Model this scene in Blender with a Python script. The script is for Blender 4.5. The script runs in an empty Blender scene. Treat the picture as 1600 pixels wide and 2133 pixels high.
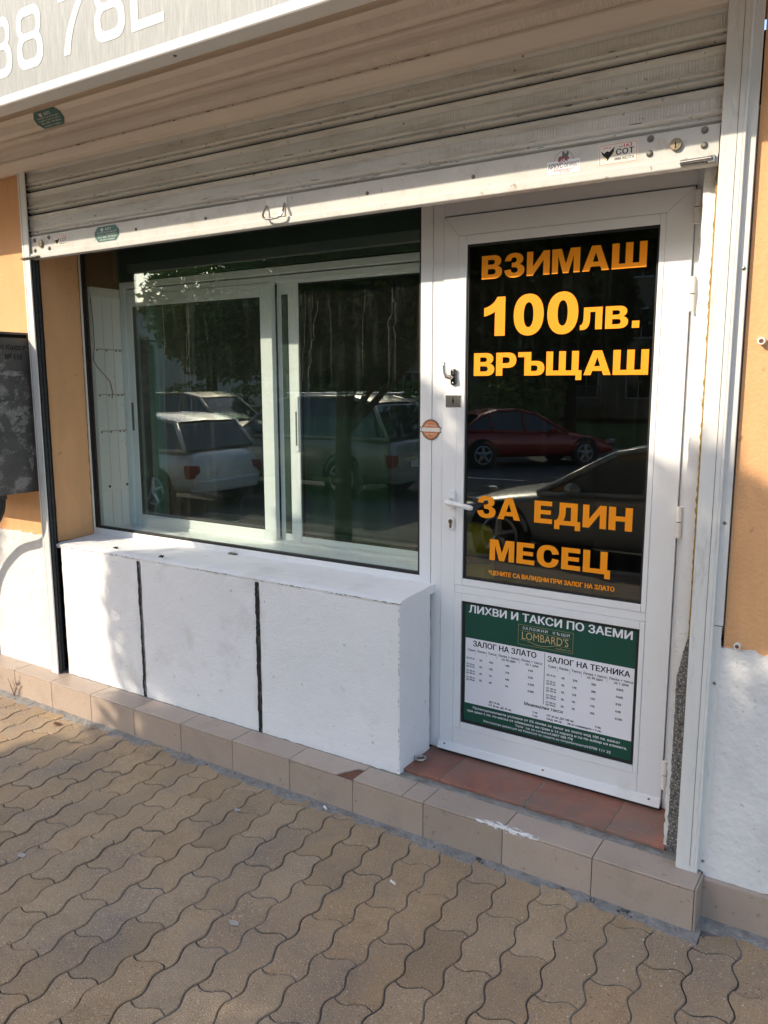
import bpy, bmesh, math, random
from mathutils import Vector, Matrix, noise
random.seed(7)
R = math.radians
S = bpy.context.scene
C = S.collection

# ------------------------------------------------------------------ camera, sky, sun, exposure
cam_d = bpy.data.cameras.new("camera")
cam_d.sensor_fit = 'VERTICAL'
cam_d.sensor_height = 24.0
cam_d.lens = 24.0 * 1662.46 / 2133.0
cam_d.clip_start = 0.05
cam_d.clip_end = 500
cam = bpy.data.objects.new("camera", cam_d)
C.objects.link(cam)
cam.location = (0.397, -2.3085, 1.62)
cam.rotation_euler = (R(90 - 9.135), R(0.07), R(32.885))
S.camera = cam

SUN_DIR = Vector((0.75, 1.0, -0.72)).normalized()        # travel direction of the light
SUN_ELEV = math.asin(-SUN_DIR.z)
w = bpy.data.worlds.new("World")
S.world = w
w.use_nodes = True
nt = w.node_tree
sky = nt.nodes.new('ShaderNodeTexSky')
sky.sky_type = 'NISHITA'
sky.sun_disc = False
sky.sun_elevation = SUN_ELEV
sky.sun_rotation = math.atan2(-SUN_DIR.x, -SUN_DIR.y)
sky.air_density = 1.0
sky.dust_density = 1.6
bg = nt.nodes['Background']
bg.inputs[1].default_value = 0.15
nt.links.new(sky.outputs[0], bg.inputs[0])
sd = bpy.data.lights.new("sun", 'SUN')
sd.energy = 2.0
sd.angle = R(0.53)
sd.color = (1.0, 0.86, 0.67)
sun = bpy.data.objects.new("sun", sd)
C.objects.link(sun)
sun.rotation_euler = SUN_DIR.to_track_quat('-Z', 'Y').to_euler()
S.view_settings.view_transform = 'Standard'
S.view_settings.look = 'None'
S.view_settings.gamma = 1
S.view_settings.exposure = 1.45
S.cycles.transparent_max_bounces = 24
S.cycles.max_bounces = 10
S.cycles.use_denoising = True
S.cycles.denoiser = 'OPENIMAGEDENOISE'
S.cycles.denoising_input_passes = 'RGB_ALBEDO_NORMAL'
S.cycles.denoising_prefilter = 'ACCURATE'

# ------------------------------------------------------------------ materials
def new_mat(name):
    m = bpy.data.materials.new(name)
    m.use_nodes = True
    return m, m.node_tree.nodes, m.node_tree.links, m.node_tree.nodes['Principled BSDF']

def mat(name, col, rough=0.5, var=0.12, scale=4.0, bump=0.0, bscale=60.0, metal=0.0, spec=0.5,
        stain=None, stain_scale=2.0, stain_lo=0.55, stain_hi=0.75, stretch=(1, 1, 1), coat=0.0, tint=False,
        speck=None, speck_scale=300.0, speck_lo=0.62, pit=None, pit_scale=150.0, pit_lo=0.66):
    m, N, L, b = new_mat(name)
    tc = N.new('ShaderNodeTexCoord')
    mp = N.new('ShaderNodeMapping')
    mp.inputs['Scale'].default_value = stretch
    L.new(tc.outputs['Object'], mp.inputs[0])
    n = N.new('ShaderNodeTexNoise')
    n.inputs['Scale'].default_value = scale
    n.inputs['Detail'].default_value = 6
    n.inputs['Roughness'].default_value = 0.65
    L.new(mp.outputs[0], n.inputs['Vector'])
    r = N.new('ShaderNodeValToRGB')
    r.color_ramp.elements[0].position = 0.3
    r.color_ramp.elements[1].position = 0.7
    r.color_ramp.elements[0].color = (*[c * (1 - var) for c in col], 1)
    r.color_ramp.elements[1].color = (*[min(1, c * (1 + var)) for c in col], 1)
    L.new(n.outputs['Fac'], r.inputs[0])
    out = r.outputs[0]
    def mix(fac, a, bcol, mode='MIX'):
        x = N.new('ShaderNodeMix')
        x.data_type = 'RGBA'
        x.blend_type = mode
        if fac is None: x.inputs[0].default_value = 1
        else: L.new(fac, x.inputs[0])
        L.new(a, x.inputs[6])
        if isinstance(bcol, tuple): x.inputs[7].default_value = (*bcol, 1)
        else: L.new(bcol, x.inputs[7])
        return x.outputs[2]
    if stain:
        n2 = N.new('ShaderNodeTexNoise')
        n2.inputs['Scale'].default_value = stain_scale
        n2.inputs['Detail'].default_value = 8
        n2.inputs['Roughness'].default_value = 0.7
        L.new(mp.outputs[0], n2.inputs['Vector'])
        mr = N.new('ShaderNodeMapRange')
        mr.inputs[1].default_value = stain_lo
        mr.inputs[2].default_value = stain_hi
        L.new(n2.outputs['Fac'], mr.inputs[0])
        out = mix(mr.outputs[0], out, stain)
    if speck:
        n3 = N.new('ShaderNodeTexNoise')
        n3.inputs['Scale'].default_value = speck_scale
        n3.inputs['Detail'].default_value = 2
        L.new(tc.outputs['Object'], n3.inputs['Vector'])
        mr = N.new('ShaderNodeMapRange')
        mr.inputs[1].default_value = speck_lo
        mr.inputs[2].default_value = speck_lo + 0.08
        L.new(n3.outputs['Fac'], mr.inputs[0])
        out = mix(mr.outputs[0], out, speck)
    if pit:
        n4 = N.new('ShaderNodeTexNoise')
        n4.inputs['Scale'].default_value = pit_scale
        n4.inputs['Detail'].default_value = 4
        mp4 = N.new('ShaderNodeMapping'); mp4.inputs['Location'].default_value = (3.3, 1.7, 9.1)
        L.new(tc.outputs['Object'], mp4.inputs[0]); L.new(mp4.outputs[0], n4.inputs['Vector'])
        mr = N.new('ShaderNodeMapRange')
        mr.inputs[1].default_value = pit_lo
        mr.inputs[2].default_value = pit_lo + 0.06
        L.new(n4.outputs['Fac'], mr.inputs[0])
        out = mix(mr.outputs[0], out, pit)
    if tint:
        at = N.new('ShaderNodeAttribute')
        at.attribute_name = 'tint'
        out = mix(None, out, at.outputs['Color'], 'MULTIPLY')
    L.new(out, b.inputs['Base Color'])
    b.inputs['Roughness'].default_value = rough
    b.inputs['Metallic'].default_value = metal
    b.inputs['Specular IOR Level'].default_value = spec
    b.inputs['Coat Weight'].default_value = coat
    if bump:
        nb = N.new('ShaderNodeTexNoise')
        nb.inputs['Scale'].default_value = bscale
        nb.inputs['Detail'].default_value = 6
        L.new(tc.outputs['Object'], nb.inputs['Vector'])
        bp = N.new('ShaderNodeBump')
        bp.inputs['Strength'].default_value = bump
        bp.inputs['Distance'].default_value = 0.01
        L.new(nb.outputs['Fac'], bp.inputs['Height'])
        L.new(bp.outputs[0], b.inputs['Normal'])
    return m

def glass_mat(name, tint, base=0.045, dirt=0.02, streak=True):
    m, N, L, b = new_mat(name)
    N.remove(b)
    o = N['Material Output']
    lw = N.new('ShaderNodeLayerWeight')
    lw.inputs[0].default_value = 0.5
    pw = N.new('ShaderNodeMath'); pw.operation = 'POWER'; pw.inputs[1].default_value = 5
    L.new(lw.outputs['Facing'], pw.inputs[0])
    ma = N.new('ShaderNodeMath'); ma.operation = 'MULTIPLY_ADD'
    ma.inputs[1].default_value = 1 - base; ma.inputs[2].default_value = base
    L.new(pw.outputs[0], ma.inputs[0])
    t = N.new('ShaderNodeBsdfTransparent'); t.inputs[0].default_value = (*tint, 1)
    g = N.new('ShaderNodeBsdfGlossy'); g.inputs['Roughness'].default_value = 0.0
    g.inputs[0].default_value = (0.95, 1, 0.97, 1)
    tcw = N.new('ShaderNodeTexCoord'); nw = N.new('ShaderNodeTexNoise'); nw.inputs['Scale'].default_value = 3.2; nw.inputs['Detail'].default_value = 2
    bw = N.new('ShaderNodeBump'); bw.inputs['Strength'].default_value = 0.3; bw.inputs['Distance'].default_value = 0.0005
    L.new(tcw.outputs['Object'], nw.inputs['Vector']); L.new(nw.outputs['Fac'], bw.inputs['Height']); L.new(bw.outputs[0], g.inputs['Normal'])
    mx = N.new('ShaderNodeMixShader')
    L.new(ma.outputs[0], mx.inputs[0]); L.new(t.outputs[0], mx.inputs[1]); L.new(g.outputs[0], mx.inputs[2])
    # film of dust: faint diffuse, with run marks
    d = N.new('ShaderNodeBsdfDiffuse'); d.inputs[0].default_value = (0.75, 0.78, 0.74, 1)
    tc = N.new('ShaderNodeTexCoord')
    mp = N.new('ShaderNodeMapping'); mp.inputs['Scale'].default_value = (16, 1, 0.9)
    L.new(tc.outputs['Object'], mp.inputs[0])
    n = N.new('ShaderNodeTexNoise'); n.inputs['Scale'].default_value = 1.6; n.inputs['Detail'].default_value = 9
    n.inputs['Roughness'].default_value = 0.72
    L.new(mp.outputs[0], n.inputs['Vector'])
    mr = N.new('ShaderNodeMapRange')
    mr.inputs[1].default_value = 0.52; mr.inputs[2].default_value = 0.85
    mr.inputs[3].default_value = dirt * 0.25; mr.inputs[4].default_value = dirt * 2.4
    L.new(n.outputs['Fac'], mr.inputs[0])
    m2 = N.new('ShaderNodeMixShader')
    L.new(mr.outputs[0], m2.inputs[0]); L.new(mx.outputs[0], m2.inputs[1]); L.new(d.outputs[0], m2.inputs[2])
    L.new(m2.outputs[0], o.inputs[0])
    return m

M = {}
M['white_wall'] = mat('white_wall', (0.79, 0.80, 0.815), 0.85, 0.04, 3, 0.22, 110, pit=(0.50, 0.49, 0.47), pit_scale=26, pit_lo=0.70, stain=(0.58, 0.565, 0.54), stain_scale=2.6, stain_lo=0.55, stain_hi=0.80, speck=(0.55, 0.54, 0.52), speck_scale=70, speck_lo=0.70)
M['old_white'] = mat('old_white', (0.70, 0.70, 0.69), 0.85, 0.08, 5, 0.55, 40, pit=(0.42, 0.40, 0.37), pit_scale=30, pit_lo=0.68, stain=(0.56, 0.55, 0.52), stain_scale=3.5, stain_lo=0.54, stain_hi=0.8)
M['orange'] = mat('orange', (0.74, 0.405, 0.19), 0.9, 0.06, 4, 0.25, 90, pit=(0.44, 0.25, 0.13), pit_scale=22, pit_lo=0.70, stain=(0.58, 0.325, 0.165), stain_scale=2.5, stain_lo=0.54, stain_hi=0.85, stretch=(3, 3, 1))
M['alu'] = mat('alu', (0.80, 0.815, 0.83), 0.30, 0.02, 6, 0.0, stain=(0.64, 0.63, 0.60), stain_scale=5, stain_lo=0.60, stain_hi=0.85, speck=(0.45, 0.44, 0.42), speck_scale=60, speck_lo=0.745)
M['alu_seam'] = mat('alu_seam', (0.20, 0.20, 0.20), 0.6)
M['guide'] = mat('guide', (0.70, 0.70, 0.67), 0.5, 0.05, 8, 0.1, 60, stain=(0.46, 0.45, 0.41), stain_scale=9, stain_lo=0.56, stain_hi=0.75, stretch=(2, 2, 0.5))
M['slat'] = mat('slat', (0.70, 0.69, 0.655), 0.36, 0.08, 3, 0.03, 60, pit=(0.28, 0.24, 0.19), pit_scale=45, pit_lo=0.66, stain=(0.44, 0.40, 0.34), stain_scale=7, stain_lo=0.50, stain_hi=0.78, stretch=(0.6, 4, 4), spec=0.5)
M['bar'] = mat('bar', (0.56, 0.555, 0.53), 0.42, 0.06, 6, 0.05, 80, pit=(0.30, 0.26, 0.21), pit_scale=40, pit_lo=0.67, stain=(0.36, 0.32, 0.27), stain_scale=9, stain_lo=0.54, stain_hi=0.78)
M['housing'] = mat('housing', (0.74, 0.665, 0.575), 0.42, 0.07, 3, 0.03, 60, stain=(0.46, 0.36, 0.26), stain_scale=4, stain_lo=0.55, stain_hi=0.85, stretch=(0.5, 3, 3))
M['grime'] = mat('grime', (0.05, 0.045, 0.04), 0.8)
M['dark_joint'] = mat('dark_joint', (0.022, 0.02, 0.018), 0.95, 0.4, 40)
M['dark_rubber'] = mat('dark_rubber', (0.012, 0.012, 0.012), 0.6)
M['brush'] = mat('brush', (0.05, 0.05, 0.05), 0.9, 0.4, 60, 0.6, 120)
M['black_gap'] = mat('black_gap', (0.01, 0.01, 0.01), 0.95)
M['mortar'] = mat('mortar', (0.24, 0.23, 0.21), 0.95, 0.3, 20, 0.9, 60, stain=(0.12, 0.11, 0.10), stain_scale=9, speck=(0.42, 0.41, 0.39), speck_scale=200, speck_lo=0.64)
M['joint'] = mat('joint', (0.175, 0.165, 0.155), 0.95, 0.35, 12, 0.7, 150, stain=(0.045, 0.042, 0.04), stain_scale=2.0, stain_lo=0.46, stain_hi=0.60)
M['paver'] = mat('paver', (0.43, 0.305, 0.18), 0.85, 0.2, 7, 0.9, 220, stain=(0.245, 0.19, 0.148), stain_scale=3.5, stain_lo=0.46, stain_hi=0.70, tint=True,
                 speck=(0.62, 0.50, 0.36), speck_scale=210, speck_lo=0.60, pit=(0.12, 0.09, 0.07), pit_scale=150, pit_lo=0.64)
M['tile'] = mat('tile', (0.385, 0.305, 0.245), 0.45, 0.05, 7, 0.03, 200, tint=True, pit=(0.24, 0.19, 0.15), pit_scale=38, pit_lo=0.66, stain=(0.28, 0.225, 0.18), stain_scale=6, stain_lo=0.55, stain_hi=0.8,
                speck=(0.13, 0.10, 0.08), speck_scale=260, speck_lo=0.68)
M['red_tile'] = mat('red_tile', (0.31, 0.125, 0.085), 0.6, 0.28, 6, 0.15, 120, tint=True, stain=(0.21, 0.145, 0.115), stain_scale=4, stain_lo=0.42, stain_hi=0.66, speck=(0.45, 0.33, 0.27), speck_scale=110, speck_lo=0.70)
M['grout'] = mat('grout', (0.09, 0.08, 0.07), 0.95)
M['white_paint'] = mat('white_paint', (0.74, 0.73, 0.70), 0.8, 0.1, 20, 0.4, 80)
M['sign_face'] = mat('sign_face', (0.275, 0.29, 0.28), 0.6, 0.14, 9, 0.06, 120, stain=(0.38, 0.395, 0.38), stain_scale=4, stain_lo=0.5, stain_hi=0.8, stretch=(14, 1, 1.5))
M['sign_white'] = mat('sign_white', (0.60, 0.60, 0.58), 0.5, 0.03)
M['orange_vinyl'] = mat('orange_vinyl', (0.93, 0.315, 0.010), 0.6, 0.03, 3, spec=0.25)
M['green_vinyl'] = mat('green_vinyl', (0.012, 0.075, 0.05), 0.55, 0.08, spec=0.3)
M['green_sticker'] = mat('green_sticker', (0.02, 0.12, 0.11), 0.5, 0.15, 20)
M['white_vinyl'] = mat('white_vinyl', (0.82, 0.82, 0.87), 0.6, 0.02, spec=0.3)
M['black_ink'] = mat('black_ink', (0.012, 0.012, 0.016), 0.6, spec=0.2)
M['gold_ink'] = mat('gold_ink', (0.58, 0.43, 0.20), 0.6)
M['red_ink'] = mat('red_ink', (0.50, 0.03, 0.06), 0.6)
M['sticker_paper'] = mat('sticker_paper', (0.72, 0.70, 0.66), 0.6, 0.08, 30)
M['yellow_ink'] = mat('yellow_ink', (0.75, 0.50, 0.06), 0.6)
M['orange_ink'] = mat('orange_ink', (0.56, 0.18, 0.05), 0.6, 0.15, 60)
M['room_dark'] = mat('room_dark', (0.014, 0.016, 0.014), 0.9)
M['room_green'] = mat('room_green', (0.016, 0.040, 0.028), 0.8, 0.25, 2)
M['glass'] = glass_mat('glass', (0.93, 0.965, 0.945), 0.075, 0.010)
M['inner_glass'] = glass_mat('inner_glass', (0.50, 0.66, 0.58), 0.030, 0.006)
M['door_glass'] = glass_mat('door_glass', (0.80, 0.82, 0.80), 0.068, 0.004)
M['steel'] = mat('steel', (0.45, 0.45, 0.44), 0.3, 0.1, 30, metal=1.0)
M['chrome'] = mat('chrome', (0.6, 0.6, 0.6), 0.12, 0.05, metal=1.0)
M['brass'] = mat('brass', (0.30, 0.25, 0.18), 0.35, 0.2, 60, metal=1.0)
M['rivet'] = mat('rivet', (0.17, 0.16, 0.14), 0.5, 0.3, 80, metal=0.6)
M['hinge'] = mat('hinge', (0.78, 0.74, 0.70), 0.35, 0.03)
M['white_plastic'] = mat('white_plastic', (0.80, 0.80, 0.80), 0.3, 0.02)
M['box_metal'] = mat('box_metal', (0.085, 0.082, 0.075), 0.6, 0.25, 8, 0.1, 60, stain=(0.25, 0.24, 0.225), stain_scale=7.5, stain_lo=0.55, stain_hi=0.63, stretch=(0.8, 1, 1.3))
M['terrazzo'] = mat('terrazzo', (0.16, 0.155, 0.145), 0.9, 0.8, 90, 1.0, 140, speck=(0.50, 0.49, 0.46), speck_scale=170, speck_lo=0.56)
M['foam'] = mat('foam', (0.36, 0.25, 0.075), 0.95, 0.3, 60, 0.8, 120)
M['wire'] = mat('wire', (0.13, 0.03, 0.02), 0.5)
M['yellow_plastic'] = mat('yellow_plastic', (0.50, 0.38, 0.02), 0.4)
M['butt'] = mat('butt', (0.75, 0.73, 0.70), 0.9)
M['rust'] = mat('rust', (0.16, 0.07, 0.04), 0.9, 0.4, 60, 0.5)
M['asphalt'] = mat('asphalt', (0.075, 0.073, 0.070), 0.9, 0.25, 3, 0.4, 200)
M['lawn'] = mat('lawn', (0.07, 0.13, 0.025), 0.95, 0.4, 6, 0.8, 60)
M['bark'] = mat('bark', (0.055, 0.042, 0.03), 0.95, 0.4, 12, 1.0, 40)
M['road_paint'] = mat('road_paint', (0.65, 0.65, 0.62), 0.8, 0.1)
M['kerb'] = mat('kerb', (0.30, 0.28, 0.25), 0.9, 0.15, 6, 0.4, 80)
M['rear_pave'] = mat('rear_pave', (0.15, 0.115, 0.08), 0.9, 0.25, 4, 0.4, 80)
M['tyre'] = mat('tyre', (0.02, 0.02, 0.02), 0.8)
M['rim'] = mat('rim', (0.45, 0.45, 0.46), 0.3, 0.05, metal=0.9)
M['car_glass'] = mat('car_glass', (0.012, 0.02, 0.018), 0.03, 0.1, spec=0.9)
M['tail_red'] = mat('tail_red', (0.30, 0.02, 0.015), 0.15)
M['plate_white'] = mat('plate_white', (0.7, 0.7, 0.68), 0.5)
M['apartment'] = mat('apartment', (0.24, 0.18, 0.125), 0.9, 0.12, 0.6, 0.2, 8, stain=(0.18, 0.14, 0.10), stain_scale=0.4)
M['far_wall'] = mat('far_wall', (0.5, 0.47, 0.42), 0.9, 0.1, 0.5)
M['roof_tile'] = mat('roof_tile', (0.22, 0.09, 0.05), 0.9, 0.25, 3)

def leaf_mat(name, lo, hi):
    m, N, L, b = new_mat(name)
    at = N.new('ShaderNodeAttribute'); at.attribute_name = 'tint'
    r = N.new('ShaderNodeValToRGB')
    r.color_ramp.elements[0].color = (*lo, 1); r.color_ramp.elements[1].color = (*hi, 1)
    L.new(at.outputs['Fac'], r.inputs[0]); L.new(r.outputs[0], b.inputs['Base Color'])
    b.inputs['Roughness'].default_value = 0.6
    tr = N.new('ShaderNodeBsdfTranslucent')
    L.new(r.outputs[0], tr.inputs[0])
    mx = N.new('ShaderNodeMixShader'); mx.inputs[0].default_value = 0.3
    L.new(b.outputs[0], mx.inputs[1]); L.new(tr.outputs[0], mx.inputs[2])
    L.new(mx.outputs[0], N['Material Output'].inputs[0])
    return m
M['leaf'] = leaf_mat('leaf', (0.025, 0.06, 0.012), (0.10, 0.18, 0.03))
M['leaf_dark'] = leaf_mat('leaf_dark', (0.02, 0.045, 0.012), (0.07, 0.13, 0.025))
M['leaf_light'] = leaf_mat('leaf_light', (0.06, 0.12, 0.02), (0.20, 0.27, 0.05))
M['grass_blade'] = leaf_mat('grass_blade', (0.05, 0.10, 0.02), (0.16, 0.24, 0.05))

def car_paint(name, col):
    return mat(name, col, 0.35, 0.03, 2, metal=0.25, coat=0.7)
M['paint_white'] = car_paint('paint_white', (0.62, 0.64, 0.62))
M['paint_silver'] = car_paint('paint_silver', (0.26, 0.25, 0.22))
M['paint_red'] = car_paint('paint_red', (0.30, 0.016, 0.016))
M['paint_grey'] = car_paint('paint_grey', (0.34, 0.35, 0.34))
M['paint_gold'] = car_paint('paint_gold', (0.36, 0.29, 0.18))

# ------------------------------------------------------------------ mesh helpers
class MB:
    def __init__(s):
        s.v = []; s.f = []; s.t = []          # verts, faces, tint per face
        s.tint = None
    def add(s, vs, fs, tint=None):
        o = len(s.v)
        s.v += [tuple(v) for v in vs]
        s.f += [tuple(i + o for i in f) for f in fs]
        s.t += [tint if tint is not None else (1, 1, 1)] * len(fs)
        return s
    def box(s, x0, x1, y0, y1, z0, z1, tint=None):
        v = [(x0, y0, z0), (x1, y0, z0), (x1, y1, z0), (x0, y1, z0), (x0, y0, z1), (x1, y0, z1), (x1, y1, z1), (x0, y1, z1)]
        return s.add(v, [(0, 3, 2, 1), (4, 5, 6, 7), (0, 1, 5, 4), (1, 2, 6, 5), (2, 3, 7, 6), (3, 0, 4, 7)], tint)
    def prism_x(s, prof, x0, x1, tint=None):        # closed profile of (y, z), counter-clockwise seen from +x
        n = len(prof)
        v = [(x0, y, z) for y, z in prof] + [(x1, y, z) for y, z in prof]
        f = [(i, (i + 1) % n, n + (i + 1) % n, n + i) for i in range(n)]
        f = [tuple(reversed(q)) for q in f]
        f += [tuple(range(n)), tuple(reversed(range(n, 2 * n)))]
        f[-2] = tuple(reversed(range(n))); f[-1] = tuple(range(n, 2 * n))
        f[:n] = [(i, (i + 1) % n, n + (i + 1) % n, n + i) for i in range(n)]
        return s.add(v, f, tint)
    def prism_y(s, prof, y0, y1, tint=None):        # profile of (x, z), seen from the front (-y)
        n = len(prof)
        v = [(x, y0, z) for x, z in prof] + [(x, y1, z) for x, z in prof]
        f = [tuple(range(n)), tuple(reversed(range(n, 2 * n)))]
        f += [((i + 1) % n, i, n + i, n + (i + 1) % n) for i in range(n)]
        return s.add(v, f, tint)
    def prism_z(s, prof, z0, z1, tint=None):
        n = len(prof)
        v = [(x, y, z0) for x, y in prof] + [(x, y, z1) for x, y in prof]
        f = [tuple(reversed(range(n))), tuple(range(n, 2 * n))]
        f += [(i, (i + 1) % n, n + (i + 1) % n, n + i) for i in range(n)]
        return s.add(v, f, tint)
    def tube(s, pts, r, n=10, cap=True, tint=None):
        pts = [Vector(p) for p in pts]
        rr = r if isinstance(r, (list, tuple)) else [r] * len(pts)
        vs = []; up = None
        for i, p in enumerate(pts):
            d = (pts[min(i + 1, len(pts) - 1)] - pts[max(i - 1, 0)]).normalized()
            if up is None:
                up = Vector((0, 0, 1)) if abs(d.z) < 0.9 else Vector((1, 0, 0))
            a = d.cross(up).normalized(); b = a.cross(d).normalized(); up = b
            for k in range(n):
                t = 2 * math.pi * k / n
                vs.append(p + (a * math.cos(t) + b * math.sin(t)) * rr[i])
        fs = []
        for i in range(len(pts) - 1):
            for k in range(n):
                k2 = (k + 1) % n
                fs.append((i * n + k, i * n + k2, (i + 1) * n + k2, (i + 1) * n + k))
        if cap:
            fs.append(tuple(reversed(range(n)))); fs.append(tuple(range((len(pts) - 1) * n, len(pts) * n)))
        return s.add(vs, fs, tint)
    def disc(s, c, axis, r, h, n=24, dome=0.0):     # short cylinder with an optional dome, from c along axis
        a = Vector(axis).normalized(); c = Vector(c)
        pts = [c, c + a * h]; rr = [r, r]
        if dome:
            pts += [c + a * (h + dome * 0.6), c + a * (h + dome * 0.95)]; rr += [r * 0.8, r * 0.4]
        return s.tube(pts, rr, n)
    def build(s, name, m, parent=None, bevel=0, smooth=False, loc=None, seg=2):
        rl = Vector((0, 0, 0))
        if parent is not None:
            p = parent
            while p is not None:
                rl += Vector(p.location); p = p.parent
        elif loc is not None:
            rl = Vector(loc)
        elif s.v:
            xs, ys, zs = zip(*s.v)
            rl = Vector(((min(xs) + max(xs)) / 2, (min(ys) + max(ys)) / 2, min(zs)))
        me = bpy.data.meshes.new(name)
        me.from_pydata([tuple(Vector(v) - rl) for v in s.v], [], s.f)
        me.update()
        if any(t != (1, 1, 1) for t in s.t):
            at = me.color_attributes.new('tint', 'FLOAT_COLOR', 'CORNER')
            for p in me.polygons:
                for li in p.loop_indices:
                    at.data[li].color = (*s.t[p.index], 1)
        elif 'tint' in [n.attribute_name for n in m.node_tree.nodes if n.type == 'ATTRIBUTE']:
            at = me.color_attributes.new('tint', 'FLOAT_COLOR', 'CORNER')
            for d in at.data: d.color = (1, 1, 1, 1)
        me.materials.append(m)
        if smooth:
            for p in me.polygons: p.use_smooth = True
        o = bpy.data.objects.new(name, me)
        C.objects.link(o)
        if parent is not None: o.parent = parent
        else: o.location = rl
        if bevel:
            b = o.modifiers.new('bevel', 'BEVEL'); b.width = bevel; b.segments = seg; b.limit_method = 'ANGLE'; b.angle_limit = R(35)
            b.harden_normals = False
        return o

def tag(o, label=None, cat=None, group=None, kind=None):
    if label: o['label'] = label
    if cat: o['category'] = cat
    if group: o['group'] = group
    if kind: o['kind'] = kind
    return o

def thing(name, label, cat, loc=(0, 0, 0), rz=0, group=None):
    o = bpy.data.objects.new(name, None)
    C.objects.link(o)
    o.location = loc; o.rotation_euler = (0, 0, rz)
    o.empty_display_size = 0.1
    return tag(o, label, cat, group)

def dup(root, loc, rz=0, label=None):
    def rec(o, parent):
        c = o.copy(); C.objects.link(c)
        if parent is not None: c.parent = parent
        for ch in list(o.children): rec(ch, c)
        return c
    r = rec(root, None)
    r.location = loc; r.rotation_euler = (0, 0, rz)
    if label: r['label'] = label
    return r

def rough_box(mb, x0, x1, y0, y1, z0, z1, step=0.03, amp=0.003, tint=None, seed=0, rnd=0.008):
    """box with an uneven trowelled surface and slightly worn edges"""
    bm = bmesh.new()
    def ticks(a, b):
        n = max(1, round((b - a) / step))
        return [a + (b - a) * i / n for i in range(n + 1)]
    xs, ys, zs = ticks(x0, x1), ticks(y0, y1), ticks(z0, z1)
    cache = {}
    def V(x, y, z):
        k = (round(x, 5), round(y, 5), round(z, 5))
        if k not in cache:
            p = Vector((x, y, z))
            e = sum((abs(x - x0) < 1e-6 or abs(x - x1) < 1e-6, abs(y - y0) < 1e-6 or abs(y - y1) < 1e-6, abs(z - z0) < 1e-6 or abs(z - z1) < 1e-6))
            q = p + noise.noise_vector(p * 9 + Vector((seed, 0, 0))) * amp + noise.noise_vector(p * 40 + Vector((seed, 5, 0))) * amp * 0.5
            if e >= 2:
                cc = Vector(((x0 + x1) / 2, (y0 + y1) / 2, (z0 + z1) / 2))
                d = Vector(((1 if x < cc.x else -1) * (abs(x - x0) < 1e-6 or abs(x - x1) < 1e-6),
                            (1 if y < cc.y else -1) * (abs(y - y0) < 1e-6 or abs(y - y1) < 1e-6),
                            (1 if z < cc.z else -1) * (abs(z - z0) < 1e-6 or abs(z - z1) < 1e-6)))
                q += d * rnd * (0.55 + 0.45 * noise.noise(p * 30))
            cache[k] = bm.verts.new(q)
        return cache[k]
    def grid(us, vs, f, flip):
        for i in range(len(us) - 1):
            for j in range(len(vs) - 1):
                q = [f(us[i], vs[j]), f(us[i + 1], vs[j]), f(us[i + 1], vs[j + 1]), f(us[i], vs[j + 1])]
                if flip: q.reverse()
                bm.faces.new(q)
    grid(xs, zs, lambda u, v: V(u, y0, v), False)
    grid(xs, zs, lambda u, v: V(u, y1, v), True)
    grid(ys, zs, lambda u, v: V(x1, u, v), False)
    grid(ys, zs, lambda u, v: V(x0, u, v), True)
    grid(xs, ys, lambda u, v: V(u, v, z1), False)
    grid(xs, ys, lambda u, v: V(u, v, z0), True)
    bm.verts.index_update()
    mb.add([v.co.copy() for v in bm.verts], [tuple(v.index for v in f.verts) for f in bm.faces], tint)
    bm.free()
    return mb

# ------------------------------------------------------------------ lettering
FRONT = (Vector((1, 0, 0)), Vector((0, 0, 1)))
def curve_mesh(cu):
    o = bpy.data.objects.new('tmp', cu)
    C.objects.link(o)
    bpy.context.view_layer.update()
    me = bpy.data.meshes.new_from_object(o.evaluated_get(bpy.context.evaluated_depsgraph_get()))
    v = [x.co.copy() for x in me.vertices]; f = [tuple(p.vertices) for p in me.polygons]
    bpy.data.objects.remove(o); bpy.data.meshes.remove(me); bpy.data.curves.remove(cu)
    return v, f

def text(mb, s, x0, z0, cap, x1=None, bold=0.0, y=0.0, axes=FRONT, org=None, align='L', shear=0.0, sp=1.0):
    """lay a string flat on a vertical face: left edge x0, baseline z0, capital height cap, right edge x1"""
    cu = bpy.data.curves.new('t', 'FONT')
    cu.body = s; cu.size = 1.0; cu.resolution_u = 3; cu.shear = shear; cu.space_character = sp
    if bold < 0: cu.offset = bold
    v, f = curve_mesh(cu)
    if not v: return
    lo = min(p.x for p in v); hi = max(p.x for p in v)
    ky = cap / 0.729
    kx = ky if x1 is None else (x1 - x0) / (hi - lo)
    off = 0
    if align == 'C' and x1 is None: off = -(hi - lo) * kx / 2
    O = Vector((0, y, 0)) if org is None else org
    back = axes[0].cross(axes[1]).normalized() * -1
    k_ = (kx * (hi - lo) - 2 * max(0, bold) * ky) / (kx * (hi - lo))
    for n_, (dx, dz) in enumerate(((0, 0), (-1, 0), (1, 0), (0, .5), (0, -.5)) if bold > 0 else ((0, 0),)):
        mb.add([O + axes[0] * (x0 + off + max(0, bold) * ky + (p.x - lo) * kx * k_ + dx * bold * ky) + axes[1] * (z0 + p.y * ky + dz * bold * ky) + back * (n_ * 0.00005) for p in v], f)

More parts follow.
